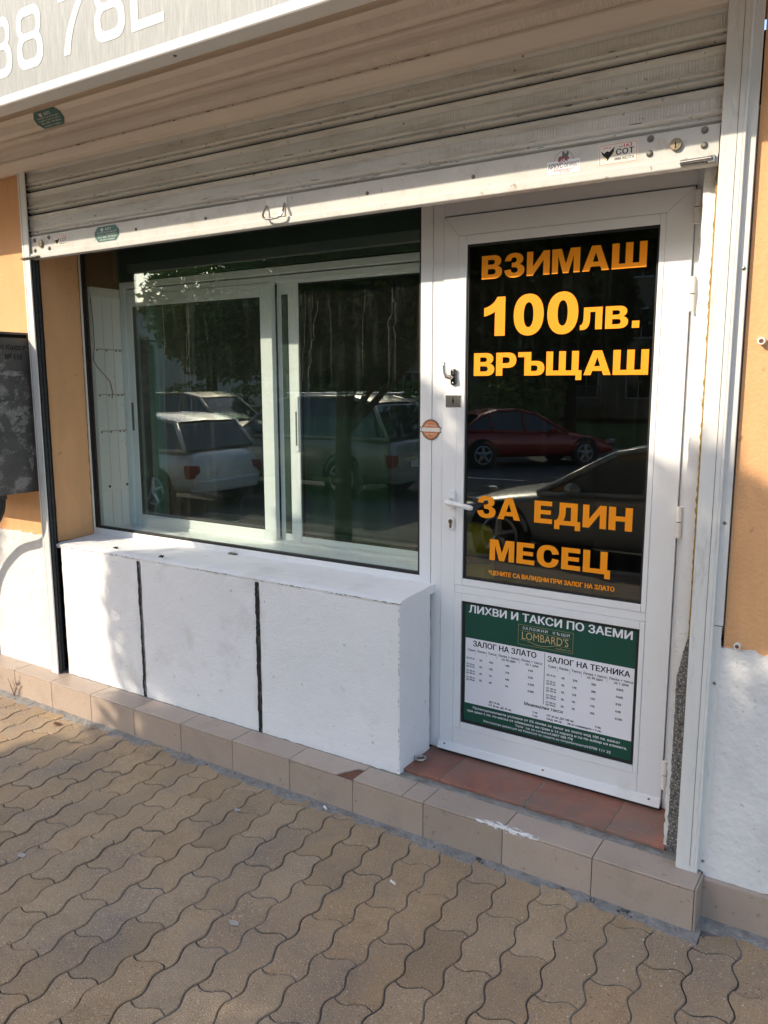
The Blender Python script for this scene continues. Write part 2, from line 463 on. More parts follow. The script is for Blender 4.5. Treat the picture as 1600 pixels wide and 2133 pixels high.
def cub(p0, p1, p2, p3, n=7):
    out = []
    for i in range(1, n + 1):
        t = i / n; a = 1 - t
        out.append(tuple(a**3 * p0[k] + 3 * a * a * t * p1[k] + 3 * a * t * t * p2[k] + t**3 * p3[k] for k in (0, 1)))
    return out
def path(start, *segs):
    pts = [start]
    for sgm in segs:
        if len(sgm) == 2: pts.append(sgm)
        else: pts += cub(pts[-1], sgm[0:2], sgm[2:4], sgm[4:6])
    return pts
def ring(x0, x1, y0, y1, k=0.62):
    cx, cy = (x0 + x1) / 2, (y0 + y1) / 2; a, b = (x1 - x0) / 2 * k, (y1 - y0) / 2 * k
    return path((x0, cy), (x0, cy + b, cx - a, y1, cx, y1), (cx + a, y1, x1, cy + b, x1, cy), (x1, cy - b, cx + a, y0, cx, y0), (cx - a, y0, x0, cy - b, x0, cy))[:-1]
BOWL = lambda: None
G = {
 'В': (0.88, [path((0, 0), (.52, 0), (.76, 0, .88, .11, .88, .29), (.88, .42, .80, .50, .68, .53), (.78, .57, .83, .65, .83, .75), (.83, .90, .71, 1, .52, 1), (0, 1)),
              path((.27, .19), (.48, .19), (.56, .19, .60, .24, .60, .30), (.60, .37, .56, .42, .48, .42), (.27, .42)),
              path((.27, .61), (.45, .61), (.52, .61, .56, .65, .56, .71), (.56, .77, .52, .81, .45, .81), (.27, .81))]),
 'З': (0.84, [path((.02, .69), (.04, .92, .20, 1.02, .40, 1.02), (.62, 1.02, .78, .92, .78, .74), (.78, .64, .72, .56, .62, .53), (.76, .50, .84, .41, .84, .29),
                   (.84, .09, .66, -.02, .41, -.02), (.17, -.02, .02, .09, 0, .31), (.27, .34), (.28, .24, .33, .18, .41, .18), (.50, .18, .56, .23, .56, .305),
                   (.56, .38, .49, .42, .40, .42), (.31, .42), (.31, .61), (.38, .61), (.46, .61, .51, .65, .51, .72), (.51, .79, .46, .83, .39, .83), (.32, .83, .28, .78, .28, .69))]),
 'И': (0.92, [[(0, 0), (.25, 0), (.67, .62), (.67, 0), (.92, 0), (.92, 1), (.67, 1), (.25, .38), (.25, 1), (0, 1)]]),
 'М': (1.08, [[(0, 0), (.24, 0), (.24, .70), (.43, 0), (.65, 0), (.84, .70), (.84, 0), (1.08, 0), (1.08, 1), (.71, 1), (.54, .38), (.37, 1), (0, 1)]]),
 'А': (1.00, [[(0, 0), (.27, 0), (.325, .17), (.675, .17), (.73, 0), (1.0, 0), (.66, 1), (.34, 1)], [(.39, .36), (.61, .36), (.50, .73)]]),
 'Ш': (1.24, [[(0, 0), (1.24, 0), (1.24, 1), (.98, 1), (.98, .2), (.75, .2), (.75, 1), (.49, 1), (.49, .2), (.26, .2), (.26, 1), (0, 1)]]),
 'Щ': (1.36, [[(0, 0), (1.14, 0), (1.14, -.2), (1.36, -.2), (1.36, .2), (1.24, .2), (1.24, 1), (.98, 1), (.98, .2), (.75, .2), (.75, 1), (.49, 1), (.49, .2), (.26, .2), (.26, 1), (0, 1)]]),
 '1': (0.60, [path((.31, 0), (.60, 0), (.60, 1.02), (.37, 1.02), (.30, .86, .17, .78, 0, .74), (0, .52), (.11, .54, .22, .58, .31, .64))]),
 '0': (0.80, [ring(0, .80, -.02, 1.02), ring(.27, .53, .19, .81)]),
 'Л': (0.88, [path((0, -.01), (0, .2), (.10, .21, .14, .34, .14, .58), (.14, 1), (.88, 1), (.88, 0), (.61, 0), (.61, .79), (.40, .79), (.40, .52), (.40, .14, .30, -.04, 0, -.01))[:-1]]),
 '.': (0.27, [[(0, 0), (.27, 0), (.27, .26), (0, .26)]]),
 'Р': (0.84, [path((0, 0), (.27, 0), (.27, .34), (.47, .34), (.72, .34, .84, .46, .84, .67), (.84, .88, .72, 1, .48, 1), (0, 1)),
              path((.27, .54), (.42, .54), (.53, .54, .57, .59, .57, .67), (.57, .75, .53, .80, .42, .80), (.27, .80))]),
 'Ъ': (1.06, [path((.26, 0), (.72, 0), (.95, 0, 1.06, .11, 1.06, .31), (1.06, .51, .95, .62, .72, .62), (.53, .62), (.53, 1), (0, 1), (0, .79), (.26, .79)),
              path((.53, .19), (.66, .19), (.75, .19, .79, .23, .79, .31), (.79, .39, .75, .43, .66, .43), (.53, .43))]),
 'Е': (0.76, [[(0, 0), (.76, 0), (.76, .21), (.27, .21), (.27, .41), (.70, .41), (.70, .60), (.27, .60), (.27, .79), (.74, .79), (.74, 1), (0, 1)]]),
 'Д': (1.06, [path((0, -.2), (.22, -.2), (.22, 0), (.84, 0), (.84, -.2), (1.06, -.2), (1.06, .2), (.94, .2), (.94, 1), (.20, 1), (.20, .66), (.20, .42, .16, .28, .08, .2), (0, .2)),
              path((.37, .2), (.67, .2), (.67, .80), (.46, .80), (.46, .62), (.46, .42, .42, .29, .37, .2))[:-1]]),
 'Н': (0.90, [[(0, 0), (.27, 0), (.27, .40), (.63, .40), (.63, 0), (.90, 0), (.90, 1), (.63, 1), (.63, .61), (.27, .61), (.27, 1), (0, 1)]]),
 'С': (0.91, [path((.90, .64), (.88, .88, .72, 1.02, .46, 1.02), (.17, 1.02, 0, .82, 0, .5), (0, .18, .17, -.02, .46, -.02), (.72, -.02, .88, .12, .91, .38), (.64, .42), (.62, .27, .56, .20, .46, .20),
                   (.34, .20, .28, .30, .28, .5), (.28, .70, .34, .80, .46, .80), (.56, .80, .62, .73, .63, .60))]),
 'Ц': (1.06, [[(0, 0), (.84, 0), (.84, -.2), (1.06, -.2), (1.06, .2), (.94, .2), (.94, 1), (.67, 1), (.67, .21), (.27, .21), (.27, 1), (0, 1)]]),
 'Т': (0.84, [[(.285, 0), (.555, 0), (.555, .79), (.84, .79), (.84, 1), (0, 1), (0, .79), (.285, .79)]]),
 'Г': (0.70, [[(0, 0), (.27, 0), (.27, .79), (.70, .79), (.70, 1), (0, 1)]]),
 'П': (0.90, [[(0, 0), (.27, 0), (.27, .79), (.63, .79), (.63, 0), (.90, 0), (.90, 1), (0, 1)]]),
 'О': (0.96, [ring(0, .96, -.02, 1.02), ring(.28, .68, .20, .80)]),
 '*': (0.3, [[(.0, .8), (.15, .72), (.3, .8), (.19, .87), (.22, 1.0), (.15, .93), (.08, 1.0), (.11, .87)]]),
}
def shape(mb, loops, tr):
    cu = bpy.data.curves.new('g', 'CURVE')
    cu.dimensions = '2D'; cu.fill_mode = 'BOTH'
    for lp in loops:
        sp = cu.splines.new('POLY')
        sp.points.add(len(lp) - 1)
        for p, q in zip(sp.points, lp): p.co = (q[0], q[1], 0, 1)
        sp.use_cyclic_u = True
    v, f = curve_mesh(cu)
    mb.add([tr(p.x, p.y) for p in v], f)

def heavy(mb, s, x0, x1, z0, cap, y, gap=0.09, space=0.42):
    """big display capitals drawn as polygons"""
    tot = sum((space if ch == ' ' else G[ch][0]) for ch in s) + gap * (len(s) - 1)
    k = (x1 - x0) / tot
    x = 0
    for ch in s:
        if ch == ' ':
            x += space + gap; continue
        wd, loops = G[ch]
        shape(mb, loops, lambda u, v, x=x: Vector((x0 + (x + u) * k, y, z0 + v * cap)))
        x += wd + gap

def flat(mb, pts, y):
    """flat polygon (x, z) facing the street"""
    mb.add([(x, y, z) for x, z in pts], [tuple(range(len(pts)))])
def rect(mb, x0, x1, z0, z1, y):
    flat(mb, [(x0, z0), (x1, z0), (x1, z1), (x0, z1)], y)

# ------------------------------------------------------------------ ground
def struct(o): return tag(o, kind='structure')
L_ = 0.2585; PW = 0.1185; ROT = math.atan2(0.0245, 0.258)
ca, sa = math.cos(ROT), math.sin(ROT)
A0 = Vector((-0.882, -0.666))
av = Vector((-sa, ca)); bv = Vector((ca, sa))            # along a course / across courses
def wav(t): return 0.0105 * math.sin(2 * math.pi * t / (L_ / 2))
pav = MB()
NP = 9
def clip_poly(pts, yf):
    """cut the polygon where y exceeds yf(x)"""
    out = []
    n = len(pts)
    for i in range(n):
        p, q = pts[i], pts[(i + 1) % n]
        ip, iq = p[1] <= yf(p[0]), q[1] <= yf(q[0])
        if ip: out.append(p)
        if ip != iq:
            a, b = p, q
            for _ in range(12):
                m_ = (a + b) / 2
                if (m_[1] <= yf(m_[0])) == ip: a = m_
                else: b = m_
            out.append((a + b) / 2)
    return out
def edge_y(x):
    if x < 0.012: return -0.016 + 0.012 * noise.noise(Vector((x * 9, 0, 3))) + 0.01 * noise.noise(Vector((x * 31, 0, 3)))
    return 0.055 + 0.015 * noise.noise(Vector((x * 9, 4, 3)))
def inset(pts, d):
    n = len(pts); out = []
    for i in range(n):
        a, b, c = pts[i - 1], pts[i], pts[(i + 1) % n]
        e1 = (b - a); e2 = (c - b)
        if e1.length < 1e-7 or e2.length < 1e-7: out.append(b); continue
        n1 = Vector((-e1.y, e1.x)).normalized(); n2 = Vector((-e2.y, e2.x)).normalized()
        nn = n1 + n2
        nn = nn / max(0.5, nn.length_squared / 2) if nn.length > 1e-6 else n1
        out.append(b + nn * d)
    return out
for j in range(-52, 20):
    for i in range(-14, 8):
        t0 = i * L_ + (L_ / 2) * (j % 2)
        c = A0 + bv * (j * PW) + av * (t0 + L_ / 2)
        if not (-6.2 < c.x < 1.4 and -2.6 < c.y < 0.18): continue
        pts = []
        N2 = 20
        # short edge at t0 from left line to right line, right line up, top edge back, left line down
        sw = lambda s_: -0.0125 * math.sin(2 * math.pi * s_ / PW)
        for k in range(NP): s_ = PW * k / NP; pts.append((s_ + wav(t0 * 1.0 + sw(s_) * 0), t0 + sw(s_)))
        for k in range(N2): t = t0 + L_ * k / N2; pts.append((PW + wav(t - L_ / 2 * 0), t))
        for k in range(NP): s_ = PW * (NP - k) / NP; pts.append((s_ + wav(t0 + L_), t0 + L_ + sw(s_)))
        for k in range(N2): t = t0 + L_ * (N2 - k) / N2; pts.append((wav(t), t))
        P2 = [A0 + bv * (j * PW + s_) + av * t for s_, t in pts]
        P2 = clip_poly(P2, edge_y)
        if len(P2) < 5: continue
        P2 = [p + Vector((noise.noise(Vector((p.x * 60, p.y * 60, 1))), noise.noise(Vector((p.x * 60, p.y * 60, 8))))) * 0.0014 for p in P2]
        rz = random.gauss(0, 0.0011); tx, ty = random.gauss(0, 0.006), random.gauss(0, 0.006)
        jw = 0.0024 + 0.0012 * noise.noise(Vector((c.x * 1.3, c.y * 1.3, 0)))
        o0 = inset(P2, jw); o1 = inset(P2, jw + 0.0022)
        n = len(P2)
        zz = lambda p, h: (p.x, p.y, h + rz + (p.x - c.x) * tx + (p.y - c.y) * ty)
        vs = [zz(p, -0.022) for p in o0] + [zz(p, -0.0028) for p in o0] + [zz(p, -0.0002) for p in o1]
        fs = [tuple(range(2 * n, 3 * n))]
        for k in range(n):
            k2 = (k + 1) % n
            fs.append((k, k2, n + k2, n + k)); fs.append((n + k, n + k2, 2 * n + k2, 2 * n + k))
        g = 1 + 0.16 * noise.noise(Vector((c.x * 1.1, c.y * 1.1, 7))) + random.gauss(0, 0.055)
        wrm = 0.05 * noise.noise(Vector((c.x * 1.7, c.y * 1.7, 17))) + random.gauss(0, 0.015)
        pav.add(vs, fs, (g * (1 + wrm), g, g * (1 - 1.6 * wrm)))
pavement = struct(pav.build('pavement', M['paver'], loc=(0, 0, 0)))
jb = MB()
nx, ny = 160, 60
vs = [(-6.4 + 8.2 * i / nx, -2.8 + 2.95 * k / ny, -0.0050 + 0.0022 * noise.noise(Vector((i * .7, k * .7, 1)))) for k in range(ny + 1) for i in range(nx + 1)]
jb.add(vs, [(k * (nx + 1) + i, k * (nx + 1) + i + 1, (k + 1) * (nx + 1) + i + 1, (k + 1) * (nx + 1) + i) for k in range(ny) for i in range(nx)])
struct(jb.build('joint_sand', M['joint'], loc=(0, 0, 0)))
mo = MB()       # cement fillet along the foot of the step
nx = 420
rows = []
for k, (yy, zz) in enumerate(((-0.072, -0.006), (-0.045, -0.0005), (-0.020, 0.0022), (0.02, 0.005))):
    rows.append([(-6.2 + 6.22 * i / nx, yy + (0.034 - 0.008 * k) * noise.noise(Vector((i * .10, 0, 2))) + 0.012 * noise.noise(Vector((i * .5, k, 2))),
                  zz + 0.005 * noise.noise(Vector((i * .3, k * 3, 9)))) for i in range(nx + 1)])
mo.add([p for r_ in rows for p in r_], [(k * (nx + 1) + i, k * (nx + 1) + i + 1, (k + 1) * (nx + 1) + i + 1, (k + 1) * (nx + 1) + i) for k in range(3) for i in range(nx)])
nx = 100
rows = []
for k, (yy, zz) in enumerate(((0.01, -0.012), (0.045, 0.0), (0.075, 0.003), (0.13, 0.005))):
    rows.append([(0.0 + 1.9 * i / nx, yy + 0.025 * noise.noise(Vector((i * .22, k, 5))), zz + 0.003 * noise.noise(Vector((i * .35, k * 3, 19)))) for i in range(nx + 1)])
mo.add([p for r_ in rows for p in r_], [(k * (nx + 1) + i, k * (nx + 1) + i + 1, (k + 1) * (nx + 1) + i + 1, (k + 1) * (nx + 1) + i) for k in range(3) for i in range(nx)])
struct(mo.build('mortar_strip', M['mortar'], loc=(0, 0, 0), smooth=True))
gb = MB()
gb.prism_x([(-4.42, -0.6), (-2.75, -0.6), (-2.75, -0.004), (-4.42, -0.20)], -60, 40); gb.box(-60, -6.35, -2.75, 0.11, -0.3, -0.004); gb.box(1.75, 40, -2.75, 0.11, -0.3, -0.004)
struct(gb.build('footway', M['rear_pave'], loc=(0, 0, 0)))
struct(MB().box(-60, 40, -4.56, -4.42, -0.6, -0.19).build('kerb', M['kerb'], loc=(0, 0, 0)))
struct(MB().box(-200, 200, -200, 60, -1.2, -0.62).build('ground', M['lawn'], loc=(0, 0, 0)))
struct(MB().box(-120, 120, -19.6, -4.56, -0.6, -0.35).build('road', M['asphalt'], loc=(0, 0, 0)))
struct(MB().box(-60, 40, -19.8, -19.6, -0.6, -0.22).build('kerb', M['kerb'], loc=(0, 0, 0)))
struct(MB().box(-120, 120, -60, -19.8, -0.6, -0.24).build('lawn', M['lawn'], loc=(0, 0, 0)))
rp = MB()
for i in range(-8, 4): rp.box(-4.3 + i * 4.0, -2.0 + i * 4.0, -12.12, -12.0, -0.35, -0.345)
struct(rp.build('road_marking', M['road_paint'], loc=(0, 0, 0)))

# ------------------------------------------------------------------ shop building: walls, parapet, room
bld = thing('shop_building', 'ground floor of the shop building with orange rendered walls above white painted base', 'building', (-1.6, 0.2, 0))
def rag(x0, x1, z, amp, step=0.012, seed=0):
    n = max(2, int((x1 - x0) / step))
    return [(x0 + (x1 - x0) * i / n, z + amp * noise.noise(Vector((i * 0.35, seed, 0))) + amp * 0.6 * noise.noise(Vector((i * 0.09, seed, 4)))) for i in range(n + 1)]
MB().box(-7.0, -3.205, 0.118, 0.40, 0.13, 2.62).build('wall', M['orange'], bld)
MB().box(0.012, 3.0, 0.118, 0.40, 0.0, 2.62).build('wall', M['orange'], bld)
MB().box(-7.0, 3.0, 0.16, 0.40, 2.66, 7.0).build('upper_wall', M['orange'], bld)
# white base, a coat standing proud of the render with a ragged upper edge
for x0, x1, sd_, zb in ((-7.0, -3.213, 3, 0.137), (-0.001, 3.0, 8, 0.128)):
    top = rag(x0, x1, 0.858, 0.014, seed=sd_)
    bot = rag(x0, x1, zb, 0.006, seed=sd_ + 1) if zb != 0.137 else [(x0, zb), (x1, zb)]
    o = MB().prism_y(bot + list(reversed(top)), 0.108, 0.125).build('painted_base', M['old_white'], bld)
    bm = bmesh.new(); bm.from_mesh(o.data); bmesh.ops.triangulate(bm, faces=bm.faces[:]); bm.to_mesh(o.data); bm.free()
# tiled plinth on the right of the step
pl = MB()
for i in range(5): pl.box(0.004 + i * 0.34, 0.338 + i * 0.34, 0.088, 0.118, -0.02, 0.128 + 0.0, (1 + 0.05 * (i % 2), 1, 1))
pl.build('plinth_tile', M['tile'], bld, bevel=0.0015)
# parapet under the window: three rendered panels with open joints
pp = MB()
for a, b in ((-3.128, -2.552), (-2.534, -1.822), (-1.802, -1.108)):
    rough_box(pp, a, b, 0.126, 0.36, 0.136, 0.818, 0.02, 0.0016, seed=a, rnd=0.0028)
pp.build('parapet', M['white_wall'], bld, smooth=False)
for ga, gb_ in ((-2.553, -2.533), (-1.823, -1.801)):
    gm = MB(); n = 60
    L1 = [(ga + 0.0025 + 0.005 * noise.noise(Vector((i * .17, ga, 3))) + 0.0040 * noise.noise(Vector((i * .7, ga, 0))), 0.139 + 0.665 * i / n) for i in range(n + 1)]
    R1 = [(gb_ - 0.0025 + 0.005 * noise.noise(Vector((i * .17, ga, 3.4))) + 0.0040 * noise.noise(Vector((i * .7, ga, 5))), 0.139 + 0.665 * i / n) for i in range(n + 1)]
    gm.add([(x, 0.1235, z) for x, z in L1] + [(x, 0.1235, z) for x, z in R1], [(i, n + 1 + i, n + 2 + i, i + 1) for i in range(n)])
    gm.build('joint_gap', M['dark_joint'], bld)
pb = MB(); pb.box(-3.12, -1.13, 0.145, 0.38, 0.14, 0.80)
pb.build('parapet_core', M['grime'], bld)
ps = MB()          # sloping sill slab on top
def sill_z(x, y): return 0.822 + (y - 0.122) * 0.05 + 0.003 * noise.noise(Vector((x * 6, y * 12, 3))) + 0.0015 * noise.noise(Vector((x * 40, y * 40, 3)))
nx, ny = 100, 12
X = lambda i: -3.16 + (2.052) * i / nx
Y = lambda i, k: 0.124 + 0.004 * noise.noise(Vector((i * 0.4, 2, 2))) * (k == 0) + 0.27 * k / ny
vs = [(X(i), Y(i, k), sill_z(X(i), Y(i, k)) - (0.006 if k == 0 else 0)) for k in range(ny + 1) for i in range(nx + 1)]
fs = [(k * (nx + 1) + i, k * (nx + 1) + i + 1, (k + 1) * (nx + 1) + i + 1, (k + 1) * (nx + 1) + i) for k in range(ny) for i in range(nx)]
o0 = len(vs)
vs += [(X(i), Y(i, 0) + 0.004, 0.800) for i in range(nx + 1)]
fs += [(o0 + i, o0 + i + 1, i + 1, i) for i in range(nx)]
o1 = len(vs)
vs += [(X(nx), Y(nx, k), 0.800) for k in range(ny + 1)]
fs += [(o1 + k, o1 + k + 1, (k + 1) * (nx + 1) + nx, k * (nx + 1) + nx) for k in range(ny)]
ps.add(vs, fs); ps.build('window_sill', M['white_wall'], bld)
cf = MB()
for i in range(150):
    x = -3.10 + 1.99 * random.random() ** 0.8
    if noise.noise(Vector((x * 5, 1, 1))) < -0.15: continue
    l_ = random.expovariate(1 / .008) + .002; z = 0.8135 + random.gauss(0, .0014); h_ = random.uniform(.0007, .0024)
    cf.add([(x, 0.1215, z), (x + l_, 0.1215, z - h_ * .3), (x + l_ * .9, 0.1215, z + h_ * .7), (x + l_ * .3, 0.1215, z + h_)], [(0, 1, 2, 3)])
for i in range(34):
    z = random.uniform(.15, .8); h_ = random.expovariate(1 / .006) + .002; x = -1.1105 + random.gauss(0, .001)
    cf.add([(x, 0.1225, z), (x + .0016, 0.1225, z + h_ * .3), (x + .0008, 0.1225, z + h_), (x - .001, 0.1225, z + h_ * .6)], [(0, 1, 2, 3)])
tag(cf.build('chipped_edge', M['grime'], bld), kind='stuff')
# orange reveal on the left of the window, with a ragged edge to the gap beside the guide rail
rv = MB()
e = [(0.166 + 0.004 * noise.noise(Vector((i * .6, 1, 1))) + 0.003 * noise.noise(Vector((i * .17, 1, 6))), 0.82 + 1.50 * i / 120) for i in range(121)]
rv.prism_x(list(reversed([(y, z) for y, z in e])) + [(0.384, 0.82), (0.384, 2.32)], -3.24, -3.200)
o = rv.build('reveal', M['orange'], bld)
bm = bmesh.new(); bm.from_mesh(o.data); bmesh.ops.triangulate(bm, faces=bm.faces[:]); bmesh.ops.recalc_face_normals(bm, faces=bm.faces[:]); bm.to_mesh(o.data); bm.free()
MB().box(-3.30, -3.205, 0.14, 0.36, 0.137, 2.6).build('gap_backing', M['black_gap'], bld)
fm = MB()
n = 90
a_ = [(0.3785 + 0.005 * noise.noise(Vector((i * .4, 7, 0))), 0.84 + 1.46 * i / n) for i in range(n + 1)]
fm.add([(-3.1985, y, z) for y, z in a_] + [(-3.1985, 0.3845, z) for y, z in a_] , [(i, n + 1 + i, n + 2 + i, i + 1) for i in range(n)])
fm.build('expanding_foam', M['foam'], bld)
# right jamb: broken aggregate below, cream paint above
jm = MB(); n = 70
prof = [(-0.124 + 0.030 * max(0, (i / n - 0.80) / 0.20) + 0.006 * noise.noise(Vector((i * .5, 3, 0))), 0.137 + 0.74 * i / n) for i in range(n + 1)]
jm.prism_y([(0.01, 0.137)] + prof[:0] + [(-0.125, 0.137)][:0] + list(prof) + [(0.01, 0.877)], 0.165, 0.30)
o = jm.build('jamb', M['terrazzo'], bld)
bm = bmesh.new(); bm.from_mesh(o.data); bmesh.ops.triangulate(bm, faces=bm.faces[:]); bmesh.ops.recalc_face_normals(bm, faces=bm.faces[:]); bm.to_mesh(o.data); bm.free()
jm = MB()
prof = [(-0.136 + 0.007 * noise.noise(Vector((i * .6, 9, 0))), 0.137 + 0.75 * i / n) for i in range(n + 1)]
jm.prism_y([(0.01, 0.137)] + prof + [(0.01, 0.887)], 0.172, 0.36)
o = jm.build('jamb_plaster', M['white_paint'], bld)
bm = bmesh.new(); bm.from_mesh(o.data); bmesh.ops.triangulate(bm, faces=bm.faces[:]); bmesh.ops.recalc_face_normals(bm, faces=bm.faces[:]); bm.to_mesh(o.data); bm.free()
jm = MB()
prof = [(-0.131 + 0.0035 * noise.noise(Vector((i * .4, 0, 0))), 0.86 + 1.5 * i / 80) for i in range(81)]
jm.prism_y([(0.01, 0.88)] + prof + [(0.01, 2.36)], 0.1705, 0.36)
o = jm.build('jamb_paint', M['white_wall'], bld)
fm = MB()
prof = [(-0.0940 - 0.007 * abs(noise.noise(Vector((i * .5, 0, 8)))) , 0.86 + 1.4 * i / 90) for i in range(91)]
fm.prism_y([(-0.06, 0.86)] + prof + [(-0.06, 2.26)], 0.150, 0.171)
o = fm.build('expanding_foam', M['foam'], bld)
# lintel, interior
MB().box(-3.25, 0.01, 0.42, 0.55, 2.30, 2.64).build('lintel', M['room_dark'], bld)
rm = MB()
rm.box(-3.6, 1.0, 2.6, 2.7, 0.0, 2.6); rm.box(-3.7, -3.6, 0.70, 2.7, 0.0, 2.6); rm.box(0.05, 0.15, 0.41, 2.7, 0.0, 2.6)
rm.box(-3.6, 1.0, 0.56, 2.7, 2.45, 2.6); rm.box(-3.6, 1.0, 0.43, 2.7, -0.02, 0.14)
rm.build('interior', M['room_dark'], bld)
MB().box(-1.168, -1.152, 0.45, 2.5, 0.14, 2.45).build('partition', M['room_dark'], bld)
MB().box(-3.5, -1.17, 1.15, 1.18, 0.2, 2.44).build('room_backdrop', M['room_green'], bld)  # added sheet, its colour holding the room's darkness and greenish glass reflections

# ------------------------------------------------------------------ tiled step and threshold
st = thing('tiled_step', 'long brown tiled step running along the whole shop front', 'step', (-1.6, 0.06, 0))
core = MB(); core.box(-6.2, -0.004, 0.006, 0.135, -0.02, 0.131); core.build('grout', M['grout'], st)
ft = MB(); tt = MB()
edges = [-0.003 - 0.3095 * i for i in range(21)]
for i in range(20):
    x1, x0 = edges[i] - 0.0012, edges[i + 1] + 0.0012
    g = 1 + random.gauss(0, 0.05)
    ft.box(x0, x1, 0.0, 0.010, -0.02, 0.130, (g, g, g))
tedges = [-0.003, -0.3120, -0.620, -0.93, -1.02, -1.24] + [-1.24 - 0.31 * k for k in range(1, 17)]
for i in range(len(tedges) - 1):
    x1, x0 = tedges[i] - 0.0012, tedges[i + 1] + 0.0012
    g = 1.08 + random.gauss(0, 0.04)
    y1 = 0.121 + random.gauss(0, 0.002)
    if i == 5:
        tt.prism_z([(x0, 0.0005), (x1 - 0.075, 0.0005), (x1 - 0.062, 0.03), (x1 - 0.045, 0.055), (x1 - 0.03, 0.082), (x1, 0.09), (x1, y1), (x0, y1)], 0.1315, 0.1385, (g, g, g))
    else:
        tt.box(x0, x1, 0.0005, y1, 0.1315, 0.1385, (g, g, g))
side = MB(); side.box(-0.0028, 0.004, 0.002, 0.10, -0.02, 0.137, (0.9, 0.9, 0.9)); side.build('side_tile', M['tile'], st, bevel=0.0015)
ft.build('front_tile', M['tile'], st, bevel=0.0018)
tt.build('top_tile', M['tile'], st, bevel=0.0022)
mr_ = MB()
nx = 360
rows = []
for k, (yy, zz) in enumerate(((0.118, 0.134), (0.124, 0.139), (0.135, 0.140), (0.155, 0.1385), (0.19, 0.137))):
    rows.append([(-6.2 + 6.19 * i / nx, yy + 0.004 * noise.noise(Vector((i * .3, k, 2))), zz + 0.0045 * noise.noise(Vector((i * .45, k * 3, 9)))) for i in range(nx + 1)])
mr_.add([p for r_ in rows for p in r_], [(k * (nx + 1) + i, k * (nx + 1) + i + 1, (k + 1) * (nx + 1) + i + 1, (k + 1) * (nx + 1) + i) for k in range(4) for i in range(nx)])
mr_.build('mortar_bed', M['mortar'], st)
sm = MB()          # splash of white paint over the nosing
def blob(cx, cy, rx, ry, seed, n=60, pw=0.5):
    return [(cx + rx * math.cos(t) * (1 + pw * noise.noise(Vector((math.cos(t) * 2.2, math.sin(t) * 2.2, seed))) + .25 * noise.noise(Vector((math.cos(t) * 8, math.sin(t) * 8, seed)))),
             cy + ry * math.sin(t) * (1 + pw * noise.noise(Vector((math.cos(t) * 2.2, math.sin(t) * 2.2, seed + 9))) + .3 * noise.noise(Vector((math.cos(t) * 8, math.sin(t) * 8, seed + 4)))))
            for t in [2 * math.pi * k / n for k in range(n)]]
n = 120; tp, md, fr_ = [], [], []
for i in range(n + 1):
    x = -0.725 + 0.235 * i / n; e_ = math.sin(math.pi * i / n) ** 0.5
    tp.append((x, 0.0024 + e_ * (0.020 + 0.014 * noise.noise(Vector((x * 30, 1, 0))) + 0.007 * noise.noise(Vector((x * 110, 1, 0)))), 0.1391))
    md.append((x, -0.0006, 0.1378)); fr_.append((x, -0.0006, 0.1372 - e_ * max(0, (0.010 + 0.013 * math.sin(i / n * 3.0) * noise.noise(Vector((x * 24 + 3, 2, 0))) + 0.006 * noise.noise(Vector((x * 120, 2, 0)))))))
m2_ = [(x, 0.0024, 0.1391) for x, y, z in md]
sm.add(tp + m2_ + md + fr_, [(r_ * (n + 1) + i + 1, r_ * (n + 1) + i, (r_ + 1) * (n + 1) + i, (r_ + 1) * (n + 1) + i + 1) for r_ in range(3) for i in range(n)])
ms, N, L, b = new_mat('dry_paint')
b.inputs['Base Color'].default_value = (0.76, 0.75, 0.72, 1); b.inputs['Roughness'].default_value = 0.8
tc = N.new('ShaderNodeTexCoord'); mp = N.new('ShaderNodeMapping'); mp.inputs['Scale'].default_value = (30, 90, 60)
nn = N.new('ShaderNodeTexNoise'); nn.inputs['Scale'].default_value = 1.5; nn.inputs['Detail'].default_value = 6
rr2 = N.new('ShaderNodeMapRange'); rr2.inputs[1].default_value = 0.40; rr2.inputs[2].default_value = 0.50
L.new(tc.outputs['Object'], mp.inputs[0]); L.new(mp.outputs[0], nn.inputs['Vector']); L.new(nn.outputs['Fac'], rr2.inputs[0]); L.new(rr2.outputs[0], b.inputs['Alpha'])
o = sm.build('paint_splash', ms, st)
for ob in (o,):
    bm = bmesh.new(); bm.from_mesh(ob.data); bmesh.ops.triangulate(bm, faces=bm.faces[:]); bm.to_mesh(ob.data); bm.free()
ch = MB(); ch.prism_z([(-1.325, 0.004), (-1.243, 0.004), (-1.243, 0.085), (-1.275, 0.08), (-1.30, 0.05)], 0.1310, 0.1335)
ch.build('broken_corner', M['rust'], st)

th = thing('threshold', 'worn red tiled threshold in front of the white door', 'threshold', (-0.62, 0.27, 0.14))
rt = MB()
for x0, x1, g in ((-1.115, -0.948, 0.85), (-0.944, -0.612, 1.0), (-0.608, -0.318, 0.95), (-0.314, -0.128, 1.12)):
    rt.box(x0, x1, 0.157, 0.45, 0.139, 0.1525, (g, g, g))
rt.build('tile', M['red_tile'], th, bevel=0.002)
tb = MB(); tb.box(-1.113, -0.13, 0.160, 0.45, 0.1372, 0.1508); tb.build('tile_bed', M['mortar'], th)

